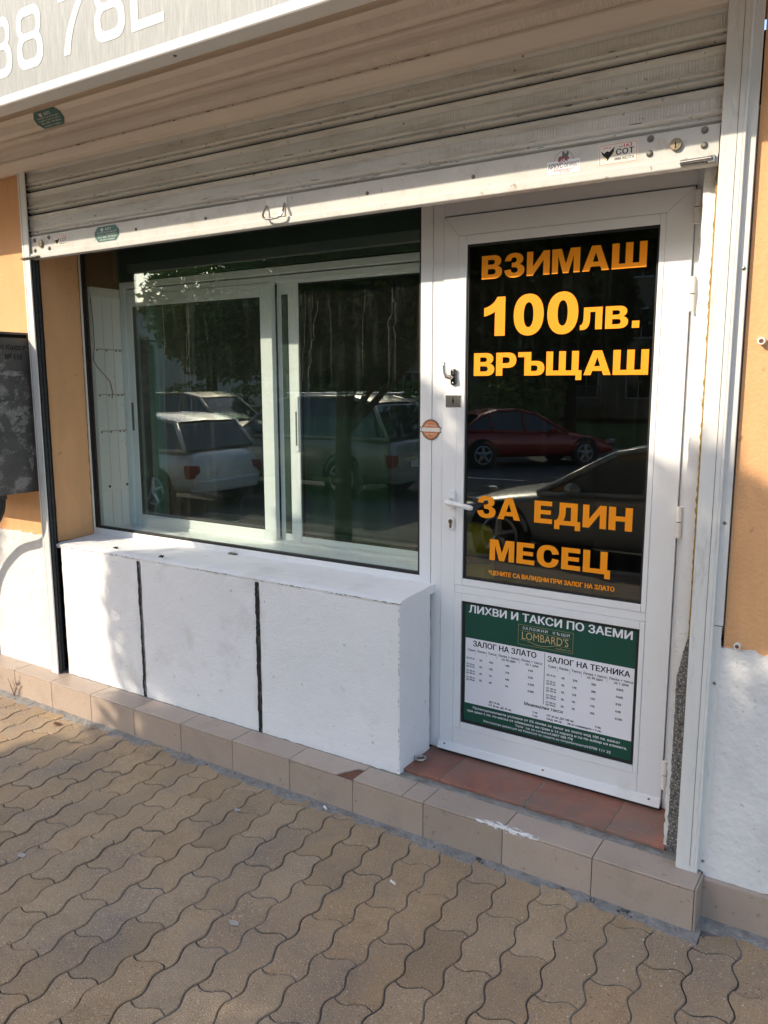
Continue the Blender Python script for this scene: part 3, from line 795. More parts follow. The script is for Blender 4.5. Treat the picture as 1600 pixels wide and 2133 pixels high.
# ------------------------------------------------------------------ shop window (outer fixed pane)
win = thing('shop_window', 'large fixed shop window in a white aluminium frame beside the door', 'window', (-2.2, 0.39, 0.82))
fr = MB()
fr.box(-3.232, -3.188, 0.385, 0.425, 0.822, 2.32)           # left stile
fr.prism_y([(-3.188, 0.822), (-1.1283, 0.8215), (-1.1783, 0.862), (-3.188, 0.862)], 0.385, 0.425)          # bottom rail
fr.box(-3.188, -1.178, 0.385, 0.425, 2.30, 2.34)            # top rail
fr.prism_y([(-1.1275, 0.8215), (-1.1275, 2.34), (-1.178, 2.34), (-1.178, 0.8624)], 0.385, 0.425)          # right stile
fr.build('frame', M['alu'], win, bevel=0.002)
ga = MB()
ga.box(-3.188, -3.172, 0.388, 0.412, 0.862, 2.30); ga.box(-3.172, -1.186, 0.388, 0.412, 0.862, 0.872)
ga.box(-1.186, -1.178, 0.388, 0.412, 0.862, 2.30); ga.box(-3.172, -1.186, 0.388, 0.412, 2.29, 2.30)
ga.build('gasket', M['dark_rubber'], win)
MB().box(-3.172, -1.186, 0.395, 0.401, 0.872, 2.29).build('glass_pane', M['glass'], win)
# run marks of dried water on the pane
rn = MB()
for k in range(17):
    x = random.choice([random.uniform(-1.93, -1.22), random.uniform(-1.93, -1.22), random.uniform(-3.0, -2.2)])
    z = random.uniform(1.94, 2.04); zl = random.uniform(1.35, 1.85)
    pts = [(x, z)]
    while z > zl:
        z -= random.uniform(0.012, 0.045); x += random.choice([0, 0, 0, -1, 1]) * random.uniform(0, 0.014)
        pts.append((x, z))
    wd = random.uniform(0.0004, 0.0008)
    n = len(pts)
    vs = [(p[0] - wd, 0.3944, p[1]) for p in pts] + [(p[0] + wd, 0.3944, p[1]) for p in pts]
    rn.add(vs, [(i, i + 1, n + i + 1, n + i) for i in range(n - 1)])
for k in range(170):
    x = random.uniform(-3.1, -1.2); z = 2.03 - abs(random.gauss(0, 0.16)); r0 = random.uniform(0.0006, 0.002)
    rn.add([(x + r0 * random.uniform(.6, 1.4) * math.cos(t), 0.3944, z + r0 * random.uniform(.6, 1.6) * math.sin(t)) for t in (0, 1.2, 2.4, 3.6, 4.8)], [(4, 3, 2, 1, 0)])
mm, N, L, b = new_mat('dried_water')
b.inputs['Base Color'].default_value = (0.5, 0.52, 0.48, 1); b.inputs['Alpha'].default_value = 0.15
tag(rn.build('run_marks', mm, win), kind='stuff')
# lined box behind the pane
side = MB(); side.box(-3.20, -3.168, 0.43, 0.66, 0.85, 2.07)
side.build('side_lining', M['alu'], win)
det = MB()
for zz in (1.80, 1.565, 1.372): det.box(-3.168, -3.1655, 0.44, 0.61, zz - 0.003, zz + 0.003)
for yy in (0.49, 0.55): det.box(-3.168, -3.1668, yy, yy + 0.0012, 0.86, 2.05)
det.build('lining_seam', mat('lining_seam', (0.42, 0.42, 0.40), 0.7), win)
for zz in (1.80, 1.565, 1.372):
    for yy in (0.445, 0.505, 0.565, 0.59): MB().disc((-3.168, yy, zz - 0.006), (1, 0, 0), 0.0045, 0.004, 10).build('screw', M['rivet'], win)
for k in range(16): MB().disc((-3.168, random.uniform(0.44, 0.6), random.uniform(1.0, 1.76)), (1, 0, 0), 0.0022, 0.001, 8).build('screw_hole', M['black_gap'], win)
br = MB(); br.box(-3.168, -3.164, 0.445, 0.615, 1.055, 1.093); br.build('bracket', M['alu'], win, bevel=0.001)
for yy in (0.475, 0.59): MB().disc((-3.164, yy, 1.075), (1, 0, 0), 0.007, 0.003, 12).build('screw', M['black_gap'], win)
lb = MB(); lb.box(-3.2, -1.17, 0.43, 0.64, 0.835, 0.850); lb.build('inner_sill', M['alu'], win)
lt = MB(); lt.box(-3.2, -3.168, 0.43, 0.66, 2.07, 2.115); lt.build('lining_trim', M['guide'], win, bevel=0.002)
rj = MB(); rj.box(-1.19, -1.17, 0.43, 0.66, 0.85, 2.3); rj.build('side_lining', M['alu'], win)
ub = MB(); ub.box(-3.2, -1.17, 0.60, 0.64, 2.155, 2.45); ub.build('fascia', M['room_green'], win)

# ------------------------------------------------------------------ sliding window behind
slw = thing('sliding_window', 'white two-sash sliding window set behind the shop window pane', 'window', (-2.2, 0.64, 0.85))
fr = MB()
fr.box(-3.165, -3.128, 0.605, 0.70, 0.851, 2.15); fr.box(-1.31, -1.20, 0.605, 0.70, 0.851, 2.15)
fr.box(-3.128, -1.31, 0.605, 0.70, 2.118, 2.15); fr.box(-3.128, -1.31, 0.62, 0.70, 2.085, 2.112)
fr.box(-3.128, -1.31, 0.61, 0.70, 0.850, 0.866)
fr.build('frame', M['alu'], slw, bevel=0.003)
def sash(x0, x1, y0, y1, z0, z1, sl, sr, st_, sb, pull):
    s_ = MB()
    s_.box(x0, x0 + sl, y0, y1, z0, z1); s_.box(x1 - sr, x1, y0, y1, z0, z1)
    s_.box(x0 + sl + .0006, x1 - sr - .0006, y0, y1, z1 - st_, z1); s_.box(x0 + sl + .0006, x1 - sr - .0006, y0, y1, z0, z0 + sb)
    o_ = s_.build('sash', M['alu'], slw, bevel=0.003)
    ym = (y0 + y1) / 2
    MB().box(x0 + sl, x1 - sr, ym - 0.003, ym + 0.003, z0 + sb, z1 - st_).build('glass', M['inner_glass'], o_)
    g = MB()
    for a in ((x0 + sl, x0 + sl + .006, z0 + sb, z1 - st_), (x1 - sr - .006, x1 - sr, z0 + sb, z1 - st_)): g.box(a[0], a[1], y0 + .006, y1 - .006, a[2], a[3])
    g.box(x0 + sl, x1 - sr, y0 + .006, y1 - .006, z0 + sb, z0 + sb + .006); g.box(x0 + sl, x1 - sr, y0 + .006, y1 - .006, z1 - st_ - .006, z1 - st_)
    g.build('gasket', M['dark_rubber'], o_)
    return o_
s1 = sash(-3.128, -2.118, 0.615, 0.645, 0.866, 2.085, 0.042, 0.072, 0.062, 0.045, True)
pull = MB(); pull.box(-3.122, -3.108, 0.6125, 0.616, 1.37, 1.52); pull.build('finger_pull', M['rivet'], s1)
s2 = sash(-2.118, -1.305, 0.655, 0.685, 0.866, 2.112, 0.125, 0.02, 0.035, 0.025, True)
slit = MB(); slit.box(-2.088, -2.052, 0.6525, 0.656, 0.90, 2.03); slit.build('dark_panel', M['room_green'], s2)
pull = MB(); pull.box(-2.021, -1.998, 0.6495, 0.6555, 1.30, 1.56); po = pull.build('pull_handle', M['alu'], s2, bevel=0.002)
pull = MB(); pull.box(-2.013, -2.006, 0.6475, 0.6500, 1.33, 1.49)
o = pull.build('pull_slot', M['rivet'], s2)
post = MB(); post.box(-3.10, -3.02, 0.72, 0.76, 0.86, 2.09); post.build('reflection_post', M['alu'], slw, bevel=0.004)  # white post added to stand in for a pale strip reflected in the glass
# loose wire
wr = MB()
wr.tube([(-3.163, 0.418, 2.06), (-3.160, 0.424, 1.95), (-3.158, 0.424, 1.82), (-3.158, 0.412, 1.745), (-3.156, 0.43, 1.71), (-3.154, 0.47, 1.67), (-3.15, 0.505, 1.63), (-3.152, 0.516, 1.58), (-3.152, 0.512, 1.545)], 0.0022, 8)
tag(wr.build('loose_cable', M['wire'], smooth=True), 'thin dark red cable dangling inside the shop window', 'cable')

# ------------------------------------------------------------------ entrance door
door = thing('entrance_door', 'white aluminium glazed shop door with orange lettering on dark glass', 'door', (-0.64, 0.40, 0.15))
fr = MB()
fr.box(-1.125, -1.0785, 0.386, 0.43, 0.155, 2.36); fr.box(-0.1965, -0.139, 0.390, 0.43, 0.155, 2.36); fr.box(-1.0785, -0.194, 0.388, 0.43, 2.224, 2.36)
fr.build('frame', M['alu'], door, bevel=0.0025)
lf = MB()
zt, zb = 2.219, 0.172
lf.prism_y([(-1.0755, zb), (-1.0155, zb), (-1.0155, 2.1500), (-1.0755, zt - .0006)], 0.380, 0.43); lf.prism_y([(-0.2815, zb), (-0.1985, zb), (-0.1985, zt - .0006), (-0.2815, 2.1500)], 0.380, 0.43)
lf.prism_y([(-1.0149, 2.1500), (-0.2821, 2.1500), (-0.1991, zt), (-1.0749, zt)], 0.380, 0.43); lf.box(-1.0147, -0.2823, 0.3805, 0.43, 0.818, 0.848); lf.box(-1.0147, -0.2823, 0.380, 0.43, zb, 0.262)
lf.build('leaf', M['alu'], door, bevel=0.0012)
bd = MB()
def beads(x0, x1, z0, z1, wdt=0.032, y=0.3785):
    bd.box(x0, x0 + wdt, y, 0.40, z0, z1); bd.box(x1 - 0.017, x1, y, 0.40, z0, z1)
    bd.box(x0 + wdt + .0006, x1 - .0176, y, 0.40, z1 - wdt, z1); bd.box(x0 + wdt + .0006, x1 - .0176, y, 0.40, z0, z0 + 0.026)
beads(-1.0147, -0.2823, 0.849, 2.1492); beads(-1.0147, -0.2823, 0.2628, 0.8172, 0.030)
bd.build('glazing_bead', M['alu'], door, bevel=0.0015)
gk = MB()
def gask(x0, x1, z0, z1, t=0.008):
    gk.box(x0, x0 + t, .386, .402, z0, z1); gk.box(x1 - t, x1, .386, .402, z0, z1); gk.box(x0 + t, x1 - t, .386, .402, z0, z0 + t); gk.box(x0 + t, x1 - t, .386, .402, z1 - t, z1)
gask(-0.9827, -0.2993, 0.875, 2.1172); gask(-0.9827, -0.2993, 0.2888, 0.7872, 0.0105)
gk.build('gasket', M['dark_rubber'], door)
dg = MB().box(-0.9747, -0.3073, 0.3885, 0.3945, 0.883, 2.109).build('glass_pane', M['door_glass'], door)
le = MB(); yl = 0.3879
heavy(le, 'ВЗИМАШ', -0.926, -0.339, 1.991, 0.081, yl)
heavy(le, '1', -0.913, -0.830, 1.790, 0.134, yl); heavy(le, '0', -0.797, -0.684, 1.790, 0.138, yl); heavy(le, '0', -0.671, -0.560, 1.790, 0.138, yl)
heavy(le, 'ЛВ', -0.553, -0.390, 1.800, 0.073, yl, gap=0.12); heavy(le, '.', -0.377, -0.353, 1.800, 0.073 * 1.2, yl)
heavy(le, 'ВРЪЩАШ', -0.951, -0.317, 1.648, 0.082, yl, gap=0.07)
heavy(le, 'ЗА ЕДИН', -0.927, -0.344, 1.1215, 0.081, yl)
heavy(le, 'МЕСЕЦ', -0.872, -0.412, 0.962, 0.080, yl, gap=0.1)
text(le, '*ЦЕНИТЕ СА ВАЛИДНИ ПРИ ЗАЛОГ НА ЗЛАТО', -0.876, 0.905, 0.0165, -0.394, 0.045, yl)
le.build('lettering', M['orange_vinyl'], dg)
MB().box(-0.972, -0.31, 0.405, 0.412, 0.300, 0.776).build('lower_panel', M['black_gap'], door)
db = MB(); db.prism_x([(0.362, 0.166), (0.379, 0.1655), (0.379, 0.196), (0.3725, 0.194)], -1.0755, -0.1985)
o = db.build('drip_bar', M['alu'], door)
dr = MB(); dr.box(-1.0755, -0.1985, 0.374, 0.388, 0.1528, 0.1655); dr.box(-1.0755, -0.1985, 0.3885, 0.43, 0.1528, 0.1715); dr.build('bottom_seal', M['dark_rubber'], door)
for sx in (-1.0465, -0.627, -0.236):
    s_ = MB(); s_.disc((sx, 0.372, 0.184), (0, -1, 0), 0.006, 0.0015, 14, 0.002); s_.build('screw', M['rivet'], door)
def hinge(z0, z1):
    h = MB(); zm = (z0 + z1) / 2
    for a, b in ((z0, zm - 0.0015), (zm + 0.0015, z1)):
        h.tube([(-0.188, 0.371, a), (-0.188, 0.371, a + .001), (-0.188, 0.371, b - .001), (-0.188, 0.371, b)], [0.0085, 0.0098, 0.0098, 0.0085], 20)
    ho = h.build('hinge', M['hinge'], door, smooth=False)
    p = MB().tube([(-0.188, 0.371, z0 + .002), (-0.188, 0.371, z1 - .002)], 0.006, 12); p.build('hinge_pin', M['dark_rubber'], ho)
for a, b in ((2.105, 2.205), (1.842, 1.948), (1.120, 1.224), (0.237, 0.340)): hinge(a, b)
# handle
hd = MB()
prof = [(-1.0265 + 0.014 * math.cos(t), (1.204 if math.sin(t) > 0 else 1.162) + 0.014 * math.sin(t)) for t in [2 * math.pi * k / 24 for k in range(24)]]
hd.prism_y(prof, 0.366, 0.3800)
ho = hd.build('handle', M['white_plastic'], door, bevel=0.003)
lv = MB()
lv.tube([(-1.0265, 0.366, 1.178), (-1.0265, 0.334, 1.178), (-1.021, 0.322, 1.1775), (-1.005, 0.318, 1.176), (-0.965, 0.318, 1.171), (-0.925, 0.321, 1.1645), (-0.915, 0.322, 1.163)], [0.0115, 0.0115, 0.0115, 0.0105, 0.0098, 0.0098, 0.007], 16)
lv.build('lever', M['white_plastic'], ho, smooth=True)
es = MB()
prof = [(-1.0315 + 0.0145 * math.cos(t), (1.102 if math.sin(t) > 0 else 1.077) + 0.0145 * math.sin(t)) for t in [2 * math.pi * k / 24 for k in range(24)]]
es.prism_y(prof, 0.371, 0.3800)
eo = es.build('lock_rosette', M['white_plastic'], door, bevel=0.003)
cy = MB(); cy.disc((-1.0315, 0.371, 1.0965), (0, -1, 0), 0.0085, 0.003, 20); cy.box(-1.0355, -1.0275, 0.3685, 0.371, 1.072, 1.093)
co = cy.build('lock_cylinder', M['brass'], eo)
k = MB(); k.box(-1.0322, -1.0308, 0.3674, 0.368, 1.092, 1.101); k.build('keyhole', M['black_gap'], co)
lp = MB(); lp.box(-1.0625, -0.9965, 0.3765, 0.3800, 1.532, 1.580)
lo = lp.build('lock_plate', M['steel'], door, bevel=0.002)
k = MB(); k.box(-1.0315, -1.0285, 0.3758, 0.3764, 1.543, 1.569); k.box(-1.033, -1.027, 0.3758, 0.3764, 1.551, 1.561); k.build('key_slot', M['black_gap'], lo)
for sx in (-1.058, -1.001):
    for sz in (1.5365, 1.5755):
        s_ = MB().disc((sx, 0.3765, sz), (0, -1, 0), 0.0022, 0.0008, 10); s_.build('screw', M['rivet'], lo)
la = MB()
prof = [(-1.0285 + 0.0115 * math.cos(t), (1.664 if math.sin(t) > 0 else 1.624) + 0.0115 * math.sin(t)) for t in [2 * math.pi * k / 24 for k in range(24)]]
la.prism_y(prof, 0.371, 0.3800)
lo = la.build('latch', mat('dark_chrome', (0.12, 0.12, 0.12), 0.2, 0.1, metal=1.0), door, bevel=0.002)
lv = MB(); lv.tube([(-1.0285, 0.371, 1.643), (-1.033, 0.350, 1.643), (-1.040, 0.340, 1.646), (-1.044, 0.336, 1.66), (-1.046, 0.334, 1.685), (-1.047, 0.333, 1.697)], [0.010, 0.009, 0.008, 0.006, 0.0055, 0.0065], 14)
lv.build('latch_lever', M['chrome'], lo, smooth=True)
for sz in (1.668, 1.622):
    s_ = MB().disc((-1.0285, 0.371, sz), (0, -1, 0), 0.0045, 0.001, 12, 0.001); s_.build('screw', M['steel'], lo)

# vacuum cleaner seen through the foot of the door glass
vc = thing('vacuum_cleaner', 'yellow drum vacuum cleaner standing inside behind the lower left of the door glass', 'vacuum cleaner', (-1.055, 0.61, 0.14))
vb = MB(); vb.tube([(-1.055, 0.61, 0.22), (-1.055, 0.61, 0.25), (-1.055, 0.61, 0.90)], [0.085, 0.095, 0.09], 28); vb.build('tub', M['yellow_plastic'], vc, smooth=True)
vb = MB(); vb.tube([(-1.055, 0.61, 0.90), (-1.055, 0.61, 0.935)], [0.1, 0.1], 28); vb.build('rim', M['dark_rubber'], vc)
vb = MB(); vb.tube([(-1.055, 0.61, 0.935), (-1.055, 0.61, 1.0), (-1.055, 0.61, 1.04), (-1.055, 0.61, 1.055)], [0.092, 0.09, 0.07, 0.02], 28); vb.build('motor_head', M['yellow_plastic'], vc, smooth=True)
for a in (0.6, 2.2, 3.8, 5.4):
    vb = MB().disc((-1.055 + .08 * math.cos(a), 0.61 + .08 * math.sin(a) - 0.015, 0.175), (0, 1, 0), 0.034, 0.03, 16); vb.build('castor', M['dark_rubber'], vc)

# rate poster behind the lower glass
po = thing('rate_poster', 'green and white loan rate poster in the lower panel of the door', 'poster', (-0.64, 0.4, 0.3))
yp = 0.3905
pn = MB(); pn.box(-0.9720, -0.3100, yp - 0.0015, yp, 0.2995, 0.7765); pn.build('sheet', M['green_vinyl'], po)
wp = MB(); rect(wp, -0.9675, -0.3085 - .003, 0.3735, 0.6405, yp - 0.0019); wp.build('white_field', M['white_vinyl'], po)
yt = yp - 0.0023
wt = MB()
text(wt, 'ЛИХВИ И ТАКСИ ПО ЗАЕМИ', -0.9555, 0.7435, 0.0300, -0.3235, 0.034, yt)
text(wt, 'ЗАЛОЖНИ', -0.7317, 0.7135, 0.0105, -0.633, 0.0, yt, sp=1.3); text(wt, 'КЪЩИ', -0.612, 0.7135, 0.0105, -0.549, 0.0, yt, sp=1.3)
text(wt, 'Промоционалните условия от 5% лихва за залог на злато над 100 лв. важат', -0.931, 0.3540, 0.0098, -0.349, 0.020, yt)
text(wt, 'при цена 5 лв. по-ниска от обявената на грам в 14 карата и са по избор на клиента.', -0.9566, 0.3380, 0.0098, -0.324, 0.020, yt)
text(wt, 'Телефон за сигнали', -0.751, 0.3235, 0.0088, -0.612, 0.008, yt); text(wt, '0897 088 778', -0.602, 0.3235, 0.0092, -0.522, 0.018, yt)
text(wt, 'Регионална дирекция на Комисия за защита на потребителите', -0.8833, 0.3095, 0.0088, -0.472, 0.008, yt); text(wt, '0700 111 22', -0.462, 0.3095, 0.0092, -0.381, 0.018, yt)
for x, z in ((-0.608, 0.3235), (-0.4685, 0.3095)):
    flat(wt, [(x + .0005, z + .0095), (x - .0018, z + .008), (x - .001, z + .003), (x + .002, z), (x + .0042, z + .0008), (x + .003, z + .0025), (x + .001, z + .004), (x + .0012, z + .0075)][::-1], yt)
wt.build('white_lettering', M['white_vinyl'], po)
gt = MB()
def serif(s, x0, x1, z0, cap):
    text(gt, s, x0, z0, cap, x1, 0.0, yt)
serif("LOMBARD'S", -0.7325, -0.552, 0.6752, 0.030)
for x0, x1 in ((-0.7325, -0.716), (-0.556, -0.552)): pass
rect(gt, -0.738, -0.545, 0.7068, 0.7076, yt); rect(gt, -0.738, -0.715, 0.6712, 0.6718, yt); rect(gt, -0.60, -0.545, 0.6712, 0.6718, yt)
for a in ((-0.748, -0.7472, 0.6530, 0.7305), (-0.5358, -0.535, 0.6530, 0.7305), (-0.7472, -0.5358, 0.6530, 0.6538), (-0.7472, -0.5358, 0.7297, 0.7305)): rect(gt, *a, yt)
sw_ = [(-0.712 + 0.13 * t, 0.6715 - 0.010 * math.sin(t * math.pi * 1.25) - 0.003 * t) for t in [i / 24 for i in range(25)]] + [(-0.582, 0.6665), (-0.579, 0.6640), (-0.583, 0.6615), (-0.60, 0.6610)]
for i in range(len(sw_) - 1):
    a, b = sw_[i], sw_[i + 1]
    flat(gt, [(a[0], a[1] - .0007), (b[0], b[1] - .0007), (b[0], b[1] + .0007), (a[0], a[1] + .0007)], yt)
text(gt, 'SINCE 1996', -0.578, 0.6595, 0.0048, -0.543, 0.0, yt)
gt.build('gold_lettering', M['gold_ink'], po)
kt = MB()
text(kt, 'ЗАЛОГ НА ЗЛАТО', -0.935, 0.6105, 0.0220, -0.673, 0.030, yt)
text(kt, 'ЗАЛОГ НА ТЕХНИКА', -0.6296, 0.6070, 0.0212, -0.3256, 0.030, yt)
rect(kt, -0.6413, -0.6395, 0.438, 0.636, yt)
sm_ = 0.0078
def small(s, x, z, x1=None, bold=0.040, cap=sm_): text(kt, s, x, z, cap, x1, bold, yt)
for (xs, heads) in (((-0.9572, -0.9171, -0.8703, -0.8273, -0.7339), 0), ((-0.6264, -0.5847, -0.5370, -0.4934, -0.3994), 1)):
    z = 0.5885 if heads == 0 else 0.5855
    wds = (0.0305, 0.036, 0.034, 0.0835, 0.084)
    for x, wd, s in zip(xs, wds, ('Сума', 'Лихва', 'Такса', 'Лихва + такса', 'Лихва + такса')):
        small(s, x, z, x + wd, 0.022, 0.0094)
    small('за 30 дни', xs[3] + .014, z - .0125, xs[3] + .071, 0.022, 0.0094); small('за 1 ден', xs[4] + .018, z - .0125, xs[4] + .069, 0.022, 0.0094)
    for x in xs[1:]: rect(kt, x - .0066, x - .0058, z - .012, z + .009, yt)
r1 = [('3%', '15%', '18%', '0.6%'), ('3%', '12%', '15%', '0.5%'), ('3%', '7%', '10%', '0.33%'), ('3%', '6%', '9%', '0.30%')]
q1 = [('ДО 49 лв.',), ('ОТ 50 лв.', 'ДО 99 лв.'), ('ОТ 100 лв.', 'ДО 499 лв.'), ('ОТ 500 лв.', 'ДО 999лв.')]
for k_, (row, q) in enumerate(zip(r1, q1)):
    z = 0.554 - 0.0272 * k_
    for m_, s in enumerate(q): small(s, -0.9622, z + (0.002 if len(q) == 1 else 0.005 - 0.0095 * m_), -0.9622 + (0.036 if k_ < 2 else 0.038), 0.035, 0.0064)
    for x, s in zip((-0.9063, -0.8643, -0.7957, -0.7040), row): small(s, x, z)
r2 = [('3%', '22%', '25%', '0.83%'), ('3%', '17%', '20%', '0.66%'), ('3%', '12%', '15%', '0.5%'), ('3%', '9%', '12%', '0.4%'), ('3%', '7%', '10%', '0.33%')]
q2 = [('ДО 49 лв.',), ('ОТ 50 лв.', 'ДО 99 лв.'), ('ОТ 100 лв.', 'ДО 299 лв.'), ('ОТ 300 лв.', 'ДО 499лв.'), ('ОТ 500 лв.', 'ДО 999лв.')]
for k_, (row, q) in enumerate(zip(r2, q2)):
    z = 0.5505 - 0.0273 * k_
    for m_, s in enumerate(q): small(s, -0.6312, z + (0.002 if len(q) == 1 else 0.005 - 0.0095 * m_), -0.6312 + (0.036 if k_ < 2 else 0.04), 0.035, 0.0064)
    for x, s in zip((-0.5733, -0.5310, -0.4620, -0.3718), row): small(s, x, z)
small('Минимални такси', -0.7161, 0.4185, -0.5642, 0.025, 0.0125)
small('ДО 19 лв.', -0.8625, 0.394); small('ОТ 20 лв. ДО 49 лв.', -0.8632, 0.3805, -0.767)
small('2 лв.', -0.682, 0.394); small('3 лв.', -0.682, 0.3805)
small('ОТ 50 лв. ДО 100 лв.', -0.6254, 0.394, -0.52); small('НАД 100 лв.', -0.625, 0.3805, -0.565)
small('5 лв.', -0.4411, 0.394); small('3% от главницата + 2 лв.', -0.5454, 0.3805, -0.4177)
kt.build('black_lettering', M['black_ink'], po)

# round sticker on the window stile
rs = thing('round_price_sticker', 'round orange scalloped sticker with a white ribbon on the door post', 'sticker', (-1.1295, 0.384, 1.41))
cx, cz, yy = -1.1295, 1.4445, 0.3842
sc_ = lambda r, a, n=24: [(cx + r * (1 + a * (abs(math.sin(n * t / 2)) - .5)) * math.cos(t), cz + r * (1 + a * (abs(math.sin(n * t / 2)) - .5)) * math.sin(t)) for t in [2 * math.pi * k / 192 for k in range(192)]]
b_ = MB(); b_.prism_y(sc_(0.0395, 0.08), yy - 0.0002, yy + 0.0004); flat(b_, [(cx - .047, cz - .0105), (cx + .047, cz - .0105), (cx + .042, cz), (cx + .047, cz + .0105), (cx - .047, cz + .0105), (cx - .042, cz)], yy - 0.0003)
b_.build('backing', mat('sticker_dark', (0.05, 0.05, 0.035), 0.6), rs)
b_ = MB(); flat(b_, sc_(0.0355, 0.08), yy - 0.0005); b_.build('seal', M['orange_ink'], rs)
b_ = MB(); flat(b_, [(cx - .044, cz - .0075), (cx + .044, cz - .0075), (cx + .039, cz), (cx + .044, cz + .0075), (cx - .044, cz + .0075), (cx - .039, cz)], yy - 0.0008)
shape(b_, [[(cx + .029 * math.cos(t), cz + .029 * math.sin(t)) for t in [2 * math.pi * k / 64 for k in range(64)]], [(cx + .028 * math.cos(t), cz + .028 * math.sin(t)) for t in [2 * math.pi * k / 64 for k in range(64)]]], lambda u, v: Vector((u, yy - .0007, v)))
text(b_, 'BEST PRICE', cx - .021, cz + .0125, 0.0072, cx + .021, 0.01, yy - .0008); text(b_, 'BEST PRICE', cx - .021, cz - .0205, 0.0072, cx + .021, 0.01, yy - .0008)
b_.build('ribbon', M['sticker_paper'], rs)

# ------------------------------------------------------------------ roller shutter
rs_ = thing('roller_shutter', 'grey half raised roller shutter above the window and door with side guide rails', 'shutter', (-1.6, 0.1, 0.137))
def rail(prof, x_off, nm='guide_rail'):
    pass
gl = MB()
gl.box(-3.213, -3.1585, 0.085, 0.092, 0.139, 2.63); gl.box(-3.213, -3.205, 0.092, 0.14, 0.139, 2.63)
o = gl.build('guide_rail', M['guide'], rs_, bevel=0.0015)
gg = MB(); gg.box(-3.1995, -3.1985, 0.0843, 0.0852, 0.16, 2.6); gg.build('seam', M['grime'], o)
gi = MB(); gi.tube([(-3.166, 0.108, 0.14), (-3.166, 0.108, 2.3)], 0.0075, 10); gi.tube([(-3.17, 0.128, 0.14), (-3.17, 0.128, 2.3)], 0.006, 10); gi.build('brush_seal', M['brush'], o)
gi = MB(); gi.box(-3.205, -3.178, 0.093, 0.15, 0.139, 2.6); gi.build('channel', M['black_gap'], o)
gr = MB()
gr.box(-0.0775, -0.0215, 0.085, 0.092, 0.139, 2.75); gr.box(-0.0215, -0.0145, 0.085, 0.112, 0.139, 2.75); gr.box(-0.0775, -0.0705, 0.092, 0.15, 0.139, 2.2)
o = gr.build('guide_rail', M['guide'], rs_, bevel=0.0018)
gg = MB(); gg.box(-0.0365, -0.0355, 0.0843, 0.0852, 0.16, 2.7); gg.build('seam', M['grime'], o)
fl = MB()
pts = rag(0.139, 0.92, 0.0, 0.004, 0.02, 3)
fl.prism_y([(-0.0145, 0.145)] + [(0.006 + b, a) for a, b in pts] + [(-0.0145, 0.92)], 0.1045, 0.112)
fo = fl.build('flange', M['guide'], o)
fl = MB(); fl.box(-0.0145, 0.0085, 0.101, 0.112, 0.9235, 2.75); fo2 = fl.build('flange', M['guide'], o, bevel=0.001)
for (x, z, yb, p) in ((0.000, 1.927, 0.101, fo2), (-0.0045, 1.227, 0.101, fo2), (-0.004, 0.747, 0.1045, fo), (-0.003, 0.1765, 0.1045, fo)):
    s_ = MB().disc((x, yb, z), (0, -1, 0), 0.0055, 0.0012, 14, 0.0012); so = s_.build('screw', M['steel'], p)
    s_ = MB(); s_.box(x - .0022, x + .0022, yb - .0028, yb - .0022, z - .0006, z + .0006); s_.box(x - .0006, x + .0006, yb - .0028, yb - .0022, z - .0022, z + .0022); s_.build('cross_slot', M['black_gap'], so)

